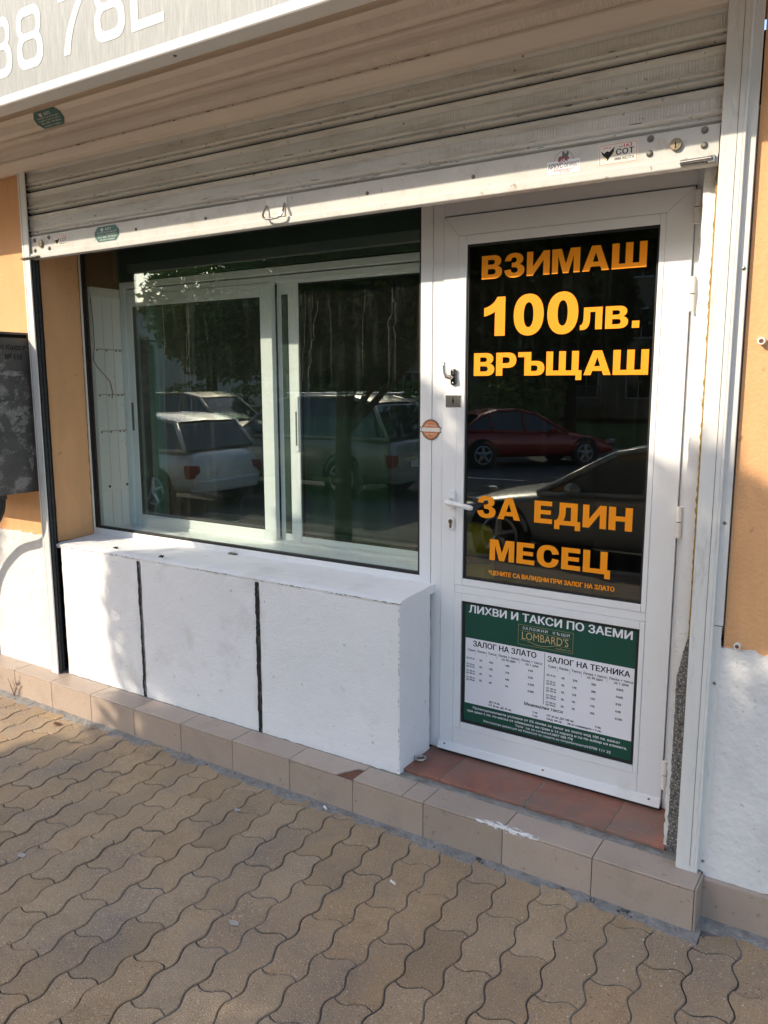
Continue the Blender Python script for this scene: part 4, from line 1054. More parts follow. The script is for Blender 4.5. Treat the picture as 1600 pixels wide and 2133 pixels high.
# corrugated slat profile, repeated
def slat_prof(z0, h=0.1035, y=0.112, n=9):
    """(y, z) front line of one slat from bottom to top"""
    P_ = [(0.0155, 0.000), (0.006, 0.0035), (-0.003, 0.0085), (-0.0045, 0.0115), (-0.003, 0.0145), (0.005, 0.0185), (0.0055, 0.0205), (-0.002, 0.0235), (-0.0055, 0.0285), (-0.004, 0.033),
          (-0.0005, 0.036), (-0.001, 0.037), (-0.0012, 0.0685), (-0.0006, 0.0700), (0.0016, 0.0706), (0.0010, 0.0715), (-0.0045, 0.083), (-0.0055, 0.0885), (-0.002, 0.0935), (0.0075, 0.0955), (0.0155, 0.096)]
    return [(y + a, z0 + b * h / 0.1035) for a, b in P_]
def slat(z0, x0, x1, h=0.1035, ribs=True):
    front = slat_prof(z0, h)
    mb = MB()
    mb.prism_x([(0.128, front[0][1]), (0.128, front[-1][1])] + list(reversed(front)), x0, x1)
    o = mb.build('slat', M['slat'], rs_)
    bm = bmesh.new(); bm.from_mesh(o.data); bmesh.ops.recalc_face_normals(bm, faces=bm.faces[:]); bm.to_mesh(o.data); bm.free()
    if ribs:
        rb = MB(); k = h / 0.1035
        n = int((x1 - x0) / 0.0085)
        for i in range(n):
            x = x0 + 0.01 + i * 0.0085
            rb.add([(x, 0.1110, z0 + .0385 * k), (x + .0025, 0.1085, z0 + .0385 * k), (x + .005, 0.1110, z0 + .0385 * k), (x, 0.1110, z0 + .067 * k), (x + .0025, 0.1085, z0 + .067 * k), (x + .005, 0.1110, z0 + .067 * k)],
                   [(0, 1, 4, 3), (1, 2, 5, 4)])
        tag(rb.build('ribbing', M['slat'], o), kind='stuff')
    # flaked paint and dirt along the lower roll
    dk = MB()
    for i in range(int(95 * (x1 - x0))):
        if random.random() < 0.80 - 0.25 * math.sin(i * 0.05 + z0 * 40): continue
        x = random.uniform(x0, x1); l_ = random.expovariate(1 / 0.012) + 0.003; zz = z0 + random.choice((0.0125, 0.0125, 0.021, 0.033)) * h / .1035 + random.gauss(0, .0012)
        hgt = random.uniform(0.0006, 0.0022)
        yv = 0.1070 if zz - z0 < 0.017 else (0.1150 if zz - z0 < .024 else 0.1060)
        dk.add([(x, yv, zz), (x + l_, yv, zz - hgt * .3), (x + l_ * 1.1, yv, zz + hgt * .6), (x + l_ * .4, yv, zz + hgt), (x - .002, yv, zz + hgt * .6)], [(0, 1, 2, 3, 4)])
    if dk.v: tag(dk.build('flaked_paint', M['grime'], o), kind='stuff')
    return o
XL, XR = -3.178, -0.079
for k_ in range(5):
    slat(2.3135 + 0.1035 * k_, XL, XR)
bk = MB(); bk.box(XL, XR, 0.1285, 0.134, 2.25, 2.84); bk.build('curtain_back', M['black_gap'], rs_)
# bottom bar
bar = MB()
bar.prism_x([(0.126, 2.207), (0.0915, 2.207), (0.0905, 2.210), (0.0905, 2.2295), (0.092, 2.231), (0.0985, 2.2325), (0.0985, 2.3085), (0.101, 2.311), (0.126, 2.311)][::-1], XL + 0.004, XR - 0.003)
o = bar.build('bottom_bar', M['bar'], rs_, bevel=0.0008)
bm = bmesh.new(); bm.from_mesh(o.data); bmesh.ops.recalc_face_normals(bm, faces=bm.faces[:]); bm.to_mesh(o.data); bm.free()
barO = o
for x in (-2.4167, -2.005, -1.227, -0.819):
    MB().disc((x, 0.0985, 2.271), (0, -1, 0), 0.0065, 0.0015, 14, 0.004).build('rivet', M['rivet'], barO, smooth=False)
for x, z in ((-0.266, 2.2985), (-0.2665, 2.259), (-0.1215, 2.2985), (-0.1205, 2.259), (-3.128, 2.291), (-3.128, 2.245), (-3.018, 2.295), (-3.018, 2.246)):
    MB().disc((x, 0.0985, z), (0, -1, 0), 0.0095, 0.0015, 16, 0.006).build('rivet', M['rivet'], barO, smooth=False)
for x in (-0.1943, -3.078):
    l_ = MB().disc((x, 0.0985, 2.2715), (0, -1, 0), 0.0165, 0.010, 24).build('lock_cylinder', M['brass'], barO, bevel=0.002)
    MB().disc((x, 0.0885, 2.2700), (0, -1, 0), 0.0085, 0.001, 18).build('core', M['brass'], l_)
    MB().box(x - .0013, x + .0013, 0.0866, 0.0874, 2.262, 2.277).build('keyhole', M['black_gap'], l_)
lt = MB(); lt.box(-0.178, -0.112, 0.083, 0.0905, 2.2095, 2.2265); lt.tube([(-0.178, 0.0795, 2.218), (-0.095, 0.0795, 2.2195)], 0.0055, 10); lt.box(-0.106, -0.088, 0.080, 0.0905, 2.209, 2.2275)
lt.build('slide_bolt', M['steel'], barO, bevel=0.0012)
lt = MB(); lt.box(-3.185, -3.085, 0.082, 0.0905, 2.2065, 2.2185); lt.tube([(-3.215, 0.0795, 2.2125), (-3.09, 0.0795, 2.2135)], 0.005, 10)
lt.build('slide_bolt', M['rivet'], barO, bevel=0.0012)
hn = MB()
hn.box(-1.684, -1.582, 0.093, 0.0985, 2.272, 2.303); hn.box(-1.672, -1.594, 0.0935, 0.0985, 2.2355, 2.272)
ho = hn.build('pull_handle', M['guide'], barO, bevel=0.0015)
hb = MB(); hb.tube([(-1.676, 0.090, 2.279), (-1.679, 0.080, 2.262), (-1.682, 0.073, 2.247), (-1.676, 0.068, 2.233), (-1.66, 0.066, 2.226), (-1.63, 0.0655, 2.2245), (-1.605, 0.066, 2.226), (-1.590, 0.068, 2.233), (-1.584, 0.073, 2.247), (-1.587, 0.080, 2.262), (-1.590, 0.090, 2.279)], 0.0042, 10)
hb.build('bail', M['chrome'], ho, smooth=True)
t_ = MB(); text(t_, 'АРП', -1.655, 2.2425, 0.018, -1.611, -0.008, 0.0932); t_.build('embossed_lettering', M['slat'], ho)
# shutter box: sloping ribbed front
ax_u = Vector((1, 0, 0)); ax_v = Vector((0, -1, 1)).normalized(); nrm = Vector((0, -1, -1)).normalized()
O0 = Vector((0, 0.085, 2.610))
def hb_pt(v, d=0): return O0 + ax_v * v + nrm * d
front = []
cuts = [0.0, 0.012, 0.045, 0.050, 0.052, 0.085, 0.095, 0.104, 0.110, 0.116, 0.126, 0.133, 0.138, 0.141, 0.217, 0.219, 0.220, 0.222, 0.226, 0.232, 0.242, 0.255, 0.262, 0.27, 0.32, 0.325, 0.335, 0.345, 0.36, 0.37, 0.45]
dd = [1.7 * q for q in [0.004, 0.006, 0.006, 0.004, 0.000, 0.000, -0.004, -0.012, -0.014, -0.010, 0.003, 0.006, 0.004, 0.000, 0.000, 0.002, 0.004, 0.000, -0.008, -0.011, -0.006, 0.005, 0.006, 0.000, 0.000, -0.006, -0.010, -0.004, 0.005, 0.0, 0.0]]
for v, d in zip(cuts, dd):
    p = hb_pt(v, d); front.append((p.y, p.z))
box_ = MB()
prof = [(0.105, 2.602), (0.083, 2.602)] + front + [(0.15, front[-1][1]), (0.15, 2.76), (0.105, 2.76)]
box_.prism_x(list(reversed(prof)), -4.6, -0.079)
o = box_.build('shutter_box', M['housing'], rs_)
bm = bmesh.new(); bm.from_mesh(o.data); bmesh.ops.triangulate(bm, faces=bm.faces[:]); bmesh.ops.recalc_face_normals(bm, faces=bm.faces[:]); bm.to_mesh(o.data); bm.free()
boxO = o
rb = MB()
for v0, v1 in ((0.161, 0.194), (0.272, 0.318), (0.054, 0.084)):
    n = int(4.5 / 0.0085)
    for i in range(n):
        x = -4.6 + i * 0.0085
        a, b, c_ = hb_pt(v0, 0.0002), hb_pt(v0, 0.0024), hb_pt(v1, 0.0002); d_ = hb_pt(v1, 0.0024)
        rb.add([(x, a.y, a.z), (x + .0022, b.y, b.z), (x + .0044, a.y, a.z), (x, c_.y, c_.z), (x + .0022, d_.y, d_.z), (x + .0044, c_.y, c_.z)], [(0, 1, 4, 3), (1, 2, 5, 4)])
tag(rb.build('ribbing', M['housing'], boxO), kind='stuff')
dk = MB()
for i in range(90):
    x = random.uniform(-3.0, -0.9); l_ = random.expovariate(1 / 0.008) + .002
    p = hb_pt(0.0505 + random.gauss(0, .0008), 0.0078)
    q = hb_pt(0.0505 + random.uniform(.0006, .0022), 0.0072)
    dk.add([(x, p.y, p.z), (x + l_, p.y, p.z), (x + l_ * .8, q.y, q.z), (x + l_ * .2, q.y, q.z)], [(0, 1, 2, 3)])
tag(dk.build('flaked_paint', M['grime'], boxO), kind='stuff')

# ------------------------------------------------------------------ stickers
def octa(cx, cz, w_, h_, c):
    return [(cx - w_ + c, cz - h_), (cx + w_ - c, cz - h_), (cx + w_, cz - h_ + c), (cx + w_, cz + h_ - c), (cx + w_ - c, cz + h_), (cx - w_ + c, cz + h_), (cx - w_, cz + h_ - c), (cx - w_, cz - h_ + c)]
def company_sticker(name, label, org, axes, nn, k=1.0):
    root = thing(name, label, 'sticker', tuple(org), 0, 'green octagonal stickers on the shutter')
    pt = lambda u, v, d: org + axes[0] * (u * k) + axes[1] * (v * k) + nn * d
    b = MB(); pts = octa(0, 0, 0.083, 0.033, 0.022)
    b.add([pt(u, v, 0.0009) for u, v in pts] + [pt(u, v, 0) for u, v in pts], [tuple(range(8)), tuple(reversed(range(8, 16)))] + [((i + 1) % 8, i, 8 + i, 8 + (i + 1) % 8) for i in range(8)])
    b.build('backing', M['green_sticker'], root)
    t = MB(); ax = (axes[0] * k, axes[1] * k); oo = org + nn * 0.0012
    text(t, 'АРП', -0.012, 0.013, 0.012, 0.028, 0.0, axes=ax, org=oo)
    for a in (-0.040, -0.034, -0.028): t.add([oo + ax[0] * (a + u) + ax[1] * v for u, v in ((0, .012), (.0045, .012), (.0045, .025), (0, .025))], [(0, 1, 2, 3)])
    text(t, 'производство на ролетни щори', -0.066, 0.0045, 0.0055, 0.066, 0, axes=ax, org=oo)
    text(t, 'Пловдив ул. Асен Христов № 16', -0.066, -0.0055, 0.0055, 0.066, 0, axes=ax, org=oo)
    text(t, 'тел. 032 / 95 08 61', -0.062, -0.0165, 0.007, 0.062, 0, axes=ax, org=oo)
    text(t, 'ремонт и сервиз', -0.050, -0.0275, 0.0065, 0.050, 0, axes=ax, org=oo)
    t.build('lettering', M['sticker_paper'], root)
    return root
company_sticker('company_sticker', 'green octagonal company sticker on the grey bottom bar of the shutter', Vector((-2.606, 0.0983, 2.272)), FRONT, Vector((0, -1, 0)), 0.98)
p = hb_pt(0.181, 0.0030)
company_sticker('company_sticker', 'dull green octagonal company sticker on the brown shutter box under the sign', Vector((-2.762, p.y, p.z)), (ax_u, ax_v), nrm, 1.10)

def force_sticker(label, cx, cz, wd, ht):
    root = thing('alarm_sticker', label, 'sticker', (cx, 0.0983, cz - ht / 2), 0)
    y0 = 0.0982
    MB().box(cx - wd / 2, cx + wd / 2, y0 - .0006, y0 + .0002, cz - ht / 2, cz + ht / 2).build('backing', M['sticker_paper'], root)
    f = MB(); e = 0.0028 * wd / 0.11
    a, b, c, d = cx - wd / 2 + e, cx + wd / 2 - e, cz - ht / 2 + e, cz + ht / 2 - e; t = 0.0014 * wd / .11
    rect(f, a, b, c, c + t, y0 - .0009); rect(f, a, b, d - t, d, y0 - .0009); rect(f, a, a + t, c + t, d - t, y0 - .0009); rect(f, b - t, b, c + t, d - t, y0 - .0009)
    f.build('border', M['orange_ink'], root)
    k = wd / 0.114; yl = y0 - .0010
    t1 = MB()
    text(t1, 'СОТ', cx - .006 * k, cz - .004 * ht / .06, 0.0155 * ht / .06, cx + .046 * k, 0.03, yl); text(t1, '0888 ЖЕЛТА', cx - .010 * k, cz - .0185 * ht / .06, 0.0075 * ht / .06, cx + .047 * k, 0.012, yl)
    wing = [(-.050, .012), (-.040, .004), (-.036, .008), (-.031, .010), (-.026, .007), (-.021, .010), (-.010, .020), (-.013, .006), (-.019, -.003), (-.024, -.008), (-.029, -.018), (-.034, -.009), (-.040, -.004), (-.046, .002)]
    flat(t1, [(cx + u * k, cz + v * ht / .06) for u, v in reversed(wing)], yl)
    t1.build('black_lettering', M['black_ink'], root)
    t2 = MB(); text(t2, '163', cx + .016 * k, cz + .0145 * ht / .06, 0.0095 * ht / .06, cx + .040 * k, 0.03, yl); t2.build('red_number', M['red_ink'], root); t2 = MB(); text(t2, 'FORCE', cx - .044 * k, cz + .016 * ht / .06, 0.006 * ht / .06, cx - .020 * k, 0, yl); t2.build('red_lettering', M['red_ink'], root); t2 = MB(); text(t2, 'тел', cx + .002 * k, cz + .0145 * ht / .06, 0.006 * ht / .06, cx + .013 * k, 0, yl)
    t2.build('red_lettering', M['red_ink'], root)
    t3 = MB()
    for u0 in ((-.044, -.002, -.036, -.016), (-.020, -.004, -.012, .008)):
        a = (u0[0], u0[1]); b = (u0[2], u0[3])
        flat(t3, [(cx + a[0] * k, cz + a[1]), (cx + (a[0] + .003) * k, cz + a[1]), (cx + (b[0] + .003) * k, cz + b[1]), (cx + b[0] * k, cz + b[1])] if b[1] > a[1] else
             [(cx + b[0] * k, cz + b[1]), (cx + (b[0] + .003) * k, cz + b[1]), (cx + (a[0] + .003) * k, cz + a[1]), (cx + a[0] * k, cz + a[1])], yl - .0001)
    t3.build('feather_marks', M['yellow_ink'], root)
force_sticker('orange bordered alarm sticker near the lock at the right end of the shutter bar', -0.3565, 2.2735, 0.114, 0.060)
force_sticker('small alarm sticker beside the lock at the far left end of the shutter bar', -2.930, 2.272, 0.108, 0.050)
ar = thing('security_sticker', 'square security sticker with a dark horseman emblem on the shutter bar', 'sticker', (-0.519, 0.0983, 2.24))
cx = -0.5195
MB().box(cx - .051, cx + .051, 0.0977, 0.0984, 2.240, 2.278).build('backing', M['white_vinyl'], ar)
f = MB(); k = 0.0972
arc = [(cx + .030 * math.cos(t), 2.277 + .028 * math.sin(t)) for t in [math.pi * i / 24 for i in range(25)]]
arc2 = [(cx + .0288 * math.cos(t), 2.277 + .0268 * math.sin(t)) for t in [math.pi * i / 24 for i in range(25)]]
for i in range(24): flat(f, [arc2[i + 1], arc2[i], arc[i], arc[i + 1]][::-1], 0.0979)
horse = [(-.018, .000), (-.016, .012), (-.010, .014), (-.006, .013), (-.004, .019), (-.006, .024), (-.002, .027), (.002, .024), (.003, .019), (.008, .022), (.010, .026), (.014, .024), (.017, .018), (.014, .017), (.013, .010), (.018, .006), (.016, .003), (.011, .006), (.009, .000), (.005, .000), (.005, .006), (-.006, .006), (-.011, .000)]
flat(f, [(cx + u, 2.276 + v) for u, v in reversed(horse)], 0.0975)
f.build('horseman_emblem', mat('emblem_grey', (0.10, 0.11, 0.13), 0.6), ar)
f = MB(); text(f, 'АРКУС', cx - .048, 2.2565, 0.0145, cx - .002, 0.01, k); text(f, 'СИГУРНОСТ', cx + .002, 2.2570, 0.0130, cx + .048, 0.0, k); f.build('black_lettering', M['black_ink'], ar)
f = MB(); text(f, 'СОТ', cx - .016, 2.2735, 0.0125, cx + .016, 0.035, k); f.build('red_lettering', M['red_ink'], ar); f = MB(); text(f, 'Довериете ни се!', cx - .032, 2.2490, 0.0058, cx + .030, 0.0, k, shear=.3); text(f, 'тел. 02 9555', cx - .012, 2.2430, 0.0045, cx + .022, 0, k, shear=.3)
f.build('red_slogan', M['red_ink'], ar)

# ------------------------------------------------------------------ sign board above
sg = thing('sign_board', 'weathered grey sign board with white digits across the top of the shop front', 'sign', (-1.6, -0.4, 2.64))
MB().box(-4.4, 1.6, -0.415, -0.36, 2.668, 3.55).build('panel', M['sign_face'], sg)
sf = MB(); sf.prism_x([(-0.355, 2.638), (-0.422, 2.638), (-0.425, 2.642), (-0.425, 2.668), (-0.418, 2.672), (-0.355, 2.672)][::-1], -4.42, 1.62)
sf.box(-4.42, 1.62, -0.425, -0.355, 3.548, 3.58); sf.box(-4.42, -4.39, -0.4245, -0.355, 2.672, 3.548); sf.box(1.59, 1.62, -0.4245, -0.355, 2.672, 3.548)
o = sf.build('frame', M['sign_white'], sg)
bm = bmesh.new(); bm.from_mesh(o.data); bmesh.ops.recalc_face_normals(bm, faces=bm.faces[:]); bm.to_mesh(o.data); bm.free()
for x in (-1.62, -2.9, -0.4): MB().disc((x, -0.395, 2.638), (0, 0, -1), 0.006, 0.002, 12, .002).build('screw', M['rivet'], o)
dg_ = MB(); yd = -0.4162
def rr(x0, x1, z0, z1, r):
    out = []
    for cx_, cz_, a0 in ((x1 - r, z0 + r, -90), (x1 - r, z1 - r, 0), (x0 + r, z1 - r, 90), (x0 + r, z0 + r, 180)):
        out += [(cx_ + r * math.cos(R(a0 + 90 * i / 6)), cz_ + r * math.sin(R(a0 + 90 * i / 6))) for i in range(7)]
    return out
def eight(x, wd=0.150, z=2.735, h=0.204, t=0.031):
    zm = z + h * 0.52
    o1 = rr(x, x + wd, z, zm, .04); o2 = rr(x + .006, x + wd - .006, zm, z + h, .035)
    outer = [p for p in o1 if p[1] < zm - .012] 
    left = [(x + .012, zm)]; 
    lower = rr(x, x + wd, z, zm + .008, .045); upper = rr(x + .005, x + wd - .005, zm - .008, z + h, .042)
    lo_r = [p for p in lower if p[0] > x + wd / 2 and p[1] < zm - .004]; up_r = [p for p in upper if p[0] > x + wd / 2 and p[1] > zm + .004]
    up_l = [p for p in upper if p[0] < x + wd / 2 and p[1] > zm + .004]; lo_l = [p for p in lower if p[0] < x + wd / 2 and p[1] < zm - .004]
    outer = lo_r + up_r + up_l + lo_l
    shape(dg_, [outer, rr(x + t, x + wd - t, z + t, zm - t * .38, .024), rr(x + t, x + wd - t, zm + t * .38, z + h - t, .02)], lambda u, v: Vector((u, yd, v)))
eight(-2.586); eight(-2.402); eight(-1.970)
shape(dg_, [path((-2.137, 2.735), (-2.103, 2.735), (-2.097, 2.80, -2.05, 2.87, -2.006, 2.908), (-2.006, 2.938), (-2.155, 2.938), (-2.155, 2.908), (-2.045, 2.908), (-2.09, 2.86, -2.13, 2.80, -2.137, 2.735))[:-1]], lambda u, v: Vector((u, yd, v)))
shape(dg_, [path((-1.790, 2.735), (-1.640, 2.735), (-1.640, 2.764), (-1.757, 2.764), (-1.757, 2.825), (-1.68, 2.825), (-1.65, 2.825, -1.64, 2.84, -1.64, 2.86), (-1.64, 2.915, -1.65, 2.938, -1.69, 2.938), (-1.785, 2.938), (-1.785, 2.910), (-1.70, 2.910), (-1.675, 2.910, -1.673, 2.90, -1.673, 2.88), (-1.673, 2.856, -1.68, 2.853, -1.70, 2.853), (-1.76, 2.853), (-1.785, 2.853, -1.790, 2.84, -1.790, 2.82))], lambda u, v: Vector((u, yd, v)))
dg_.build('digits', M['sign_white'], sg)

# ------------------------------------------------------------------ meter box on the left wall
eb = thing('meter_box', 'dark grey metal meter box with torn paper scraps standing out from the orange wall', 'meter box', (-3.55, 0.0, 1.083))
MB().box(-3.86, -3.257, -0.112, 0.117, 1.083, 1.842).build('body', M['box_metal'], eb, bevel=0.003)
MB().box(-3.85, -3.27, -0.118, -0.1125, 1.095, 1.83).build('door', M['box_metal'], eb, bevel=0.002)
sp_ = MB(); sp_.box(-3.2568, -3.2545, -0.108, 0.100, 1.088, 1.836); sp_.build('side_panel', M['box_metal'], eb, bevel=0.001)
lid = MB(); lid.box(-3.875, -3.249, -0.128, 0.117, 1.858, 1.868); lid.build('rain_lip', M['box_metal'], eb)
nk = MB(); nk.box(-3.84, -3.275, -0.10, 0.117, 1.842, 1.858); nk.build('vent_gap', M['black_gap'], eb)
pp_ = MB()
for k_, (y, z, ry, rz_) in enumerate(((0.00, 1.50, .085, .040), (-.04, 1.44, .06, .05), (.055, 1.37, .035, .022), (.075, 1.60, .025, .05), (.01, 1.67, .075, .012), (.07, 1.47, .022, .03), (-.02, 1.30, .07, .014), (.085, 1.25, .012, .06), (-.05, 1.58, .04, .03), (.035, 1.56, .018, .035), (0.02, 1.40, .06, .012), (.05, 1.43, .03, .012))):
    pts = blob(y, z, ry, rz_, k_ * 3.1, 110, 0.55)
    pp_.add([(-3.2543, a_, b_) for a_, b_ in pts] + [(-3.2541 + k_ * 0.00012, a_, b_) for a_, b_ in pts], [tuple(reversed(range(110))), tuple(range(110, 220))])
o = pp_.build('paper_scraps', mat('paper_scraps', (0.24, 0.23, 0.215), 0.9, 0.35, 30, stain=(0.10, 0.095, 0.09), stain_scale=16, stain_lo=.46, stain_hi=.54), eb)
tag(o, kind='stuff')
bm = bmesh.new(); bm.from_mesh(o.data); bmesh.ops.triangulate(bm, faces=bm.faces[:]); bm.to_mesh(o.data); bm.free()
t_ = MB(); AXS = (Vector((0, 1, 0)), Vector((0, 0, 1)))
text(t_, 'Табло Кшосе', -0.112, 1.785, 0.026, 0.092, 0.004, axes=AXS, org=Vector((-3.2524, 0, 0)), shear=.15); t_.build('handwriting', M['black_ink'], eb); t_ = MB(); text(t_, '№ 110', -0.018, 1.738, 0.026, 0.072, 0.004, axes=AXS, org=Vector((-3.2524, 0, 0)), shear=.1)
t_.build('handwritten_number', M['black_ink'], eb)
cd = thing('conduit', 'black corrugated cable conduit coming out under the meter box', 'conduit', (-3.32, -0.05, 0.14))
cp = [Vector(q) for q in ((-3.300, -0.060, 1.085), (-3.305, -0.062, 1.03), (-3.325, -0.062, 0.985), (-3.39, -0.055, 0.93), (-3.56, -0.03, 0.85), (-3.70, 0.02, 0.66), (-3.74, 0.075, 0.40), (-3.74, 0.085, 0.14))]
pts = []; rr_ = []
for i in range(7 * 34 + 1):
    k_ = min(6, i // 34); t = i / 34 - k_
    p0, p1, p2, p3 = cp[max(0, k_ - 1)], cp[k_], cp[k_ + 1], cp[min(7, k_ + 2)]
    pts.append(0.5 * ((2 * p1) + (p2 - p0) * t + (2 * p0 - 5 * p1 + 4 * p2 - p3) * t * t + (3 * p1 - p0 - 3 * p2 + p3) * t ** 3)); rr_.append(0.0185 if i % 3 else 0.0160)
MB().tube(pts, rr_, 14).build('hose', M['dark_rubber'], cd, smooth=True)
MB().tube([(-3.300, -0.060, 1.060), (-3.300, -0.060, 1.085)], 0.024, 16).build('gland', M['grime'], cd)

# ------------------------------------------------------------------ small things
def anchor(x, z, r, yb, label, deep):
    root = thing('wall_anchor', label, 'wall anchor', (x, yb, z - r))
    a = MB().disc((x, yb, z), (0, -1, 0), r, deep, 20); a.build('sleeve', M['guide'], root, bevel=0.0015)
    b = MB().disc((x, yb - deep, z), (0, -1, 0), r * 0.55, 0.0008, 16); b.build('bolt', M['rust'], root)
anchor(0.0515, 0.872, 0.0098, 0.107, 'dull metal wall anchor at the foot of the orange wall beside the door', 0.014)
anchor(0.057, 1.733, 0.0105, 0.118, 'pale wall anchor high on the orange wall near the door handle height', 0.022)
er = MB()
er.tube([(-1.112, 0.238, 0.168), (-1.098, 0.238, 0.168)], 0.0042, 10)
er.tube([(-1.079 + 0.019 * math.cos(t), 0.238 + 0.019 * math.sin(t), 0.168 + .002 * math.cos(t)) for t in [2 * math.pi * k / 28 for k in range(29)]], 0.0046, 10, cap=False)
tag(er.build('eye_bolt', M['steel'], smooth=True), 'small grey steel ring bolt at the foot of the white wall by the threshold', 'eye bolt')
rb_ = MB(); rb_.disc((-0.139, 0.235, 0.190), (-1, 0, 0), 0.011, 0.010, 6)
tag(rb_.build('rusty_bolt', M['rust']), 'rusty bolt head in the broken right door jamb', 'bolt')
def butt(x, y, rz, label):
    root = thing('cigarette_butt', label, 'cigarette butt', (x, y, 0.0), 0, 'cigarette butts on the pavement')
    d = Vector((math.cos(rz), math.sin(rz), 0)); c = Vector((x, y, 0.0045))
    MB().tube([c - d * .011, c + d * .004], 0.004, 12).build('paper', M['butt'], root)
    MB().tube([c + d * .004, c + d * .013], 0.0041, 12).build('filter', mat('filter', (0.72, 0.66, 0.58), 0.9), root)
butt(-0.880, -0.284, -0.35, 'white cigarette butt lying out on the brown pavers')
butt(-1.348, -0.030, -0.5, 'white cigarette butt lying close against the foot of the step')
def crumbs(name, label, cat, m, n, reg, r0, r1, pts=None):
    b = MB()
    for k in range(n):
        x, y = reg()
        r = random.uniform(r0, r1)
        vs = [(x + r * random.uniform(.6, 1.3) * math.cos(t), y + r * random.uniform(.6, 1.3) * math.sin(t), 0.0006) for t in (0, 1.05, 2.1, 3.14, 4.2, 5.2)]
        vs.append((x, y, 0.0006 + r * random.uniform(.25, .6)))
        b.add(vs, [(i, (i + 1) % 6, 6) for i in range(6)])
    o = b.build(name, m, loc=(-1, -0.5, 0))
    tag(o, label, cat, kind='stuff')
crumbs('paint_flakes', 'scattered white paint flakes on the pavers near the step corner', 'paint flakes', M['white_paint'], 46,
       lambda: (random.gauss(-0.22, 0.20), -0.10 - abs(random.gauss(0, 0.16))), 0.0008, 0.0034)
crumbs('paint_flakes', 'sparse white specks over the wider pavement', 'paint flakes', M['white_paint'], 70,
       lambda: (random.uniform(-3.6, 0.2), random.uniform(-1.3, -0.06)), 0.0007, 0.0022)
crumbs('dirt', 'dark crumbs of dirt along the foot of the step', 'dirt', M['grime'], 1100,
       lambda: (random.choice((random.uniform(-3.7, 0.0), random.gauss(-1.75, .12), random.gauss(-0.75, .18), random.gauss(-0.2, .1))), -abs(random.gauss(0.004, 0.010)) - .001), 0.0015, 0.0055)
lf_ = MB(); lf_.add([(-2.925, -0.120, 0.002), (-2.90, -0.135, 0.012), (-2.875, -0.112, 0.006), (-2.895, -0.095, 0.003), (-2.912, -0.115, 0.014)], [(0, 1, 4), (1, 2, 4), (2, 3, 4), (3, 0, 4)])
tag(lf_.build('dry_leaf', M['rust']), 'small curled brown leaf on the sunlit pavers', 'leaf')
gum = MB()
for x, y, r in ((-1.182, -0.711, .017), (-1.626, -0.222, .014), (-2.05, -0.85, .016)):
    gum.prism_z(blob(x, y, r, r * .7, x * 9, 24, .3), 0.0004, 0.0016)
tag(gum.build('chewing_gum', mat('gum', (0.38, 0.36, 0.33), 0.8), loc=(-1.4, -.5, 0)), 'flattened pale chewing gum spots trodden onto the pavers', 'chewing gum', kind='stuff')
lh = MB(); lh.box(-2.20, -2.155, 0.360, 0.376, 0.8355, 0.8405); lh.box(-2.19, -2.165, 0.363, 0.373, 0.8405, 0.843); lh.tube([(-2.155, .368, .839), (-2.145, .366, .839)], .004, 8)
tag(lh.build('metal_latch', M['rivet'], bevel=0.001), 'small dark metal latch piece lying on the white window sill', 'latch')
for x, y, lab in ((-2.777, 0.185, 'tiny dark scrap at the sunny left end of the window sill'), (-2.445, 0.177, 'black crumb with a tail near the middle of the window sill')):
    z = sill_z(x, y)
    b = MB(); b.tube([(x - .016, y, z + .002), (x, y + .002, z + .006), (x + .012, y - .002, z + .004), (x + .016, y + .004, z + .012)], [.002, .0055, .004, .002], 8)
    tag(b.build('scrap', M['black_gap'], smooth=True), lab, 'scrap')
wd_ = thing('weed', 'small dry weed growing at the far left foot of the step', 'plant', (-3.40, -0.015, 0.0))
b = MB()
for k in range(6):
    a = random.uniform(0, 6.28); h = random.uniform(.04, .10)
    b.tube([(-3.40, -.015, 0), (-3.40 + .012 * math.cos(a), -.018 + .01 * math.sin(a), h * .6), (-3.40 + .03 * math.cos(a), -.02 + .018 * math.sin(a), h)], .0011, 5)
b.build('stem', M['rust'], wd_)
b = MB()
for k in range(26):
    a = random.uniform(0, 6.28); r = random.uniform(.006, .03); h = random.uniform(.02, .10); s_ = .006
    x, y = -3.40 + r * math.cos(a), -.02 + r * .6 * math.sin(a)
    b.add([(x - s_, y, h), (x, y - s_, h + .003), (x + s_, y, h + .006), (x, y + s_ * .4, h + .004)], [(0, 1, 2, 3)])
b.build('leaf', M['rust'], wd_)

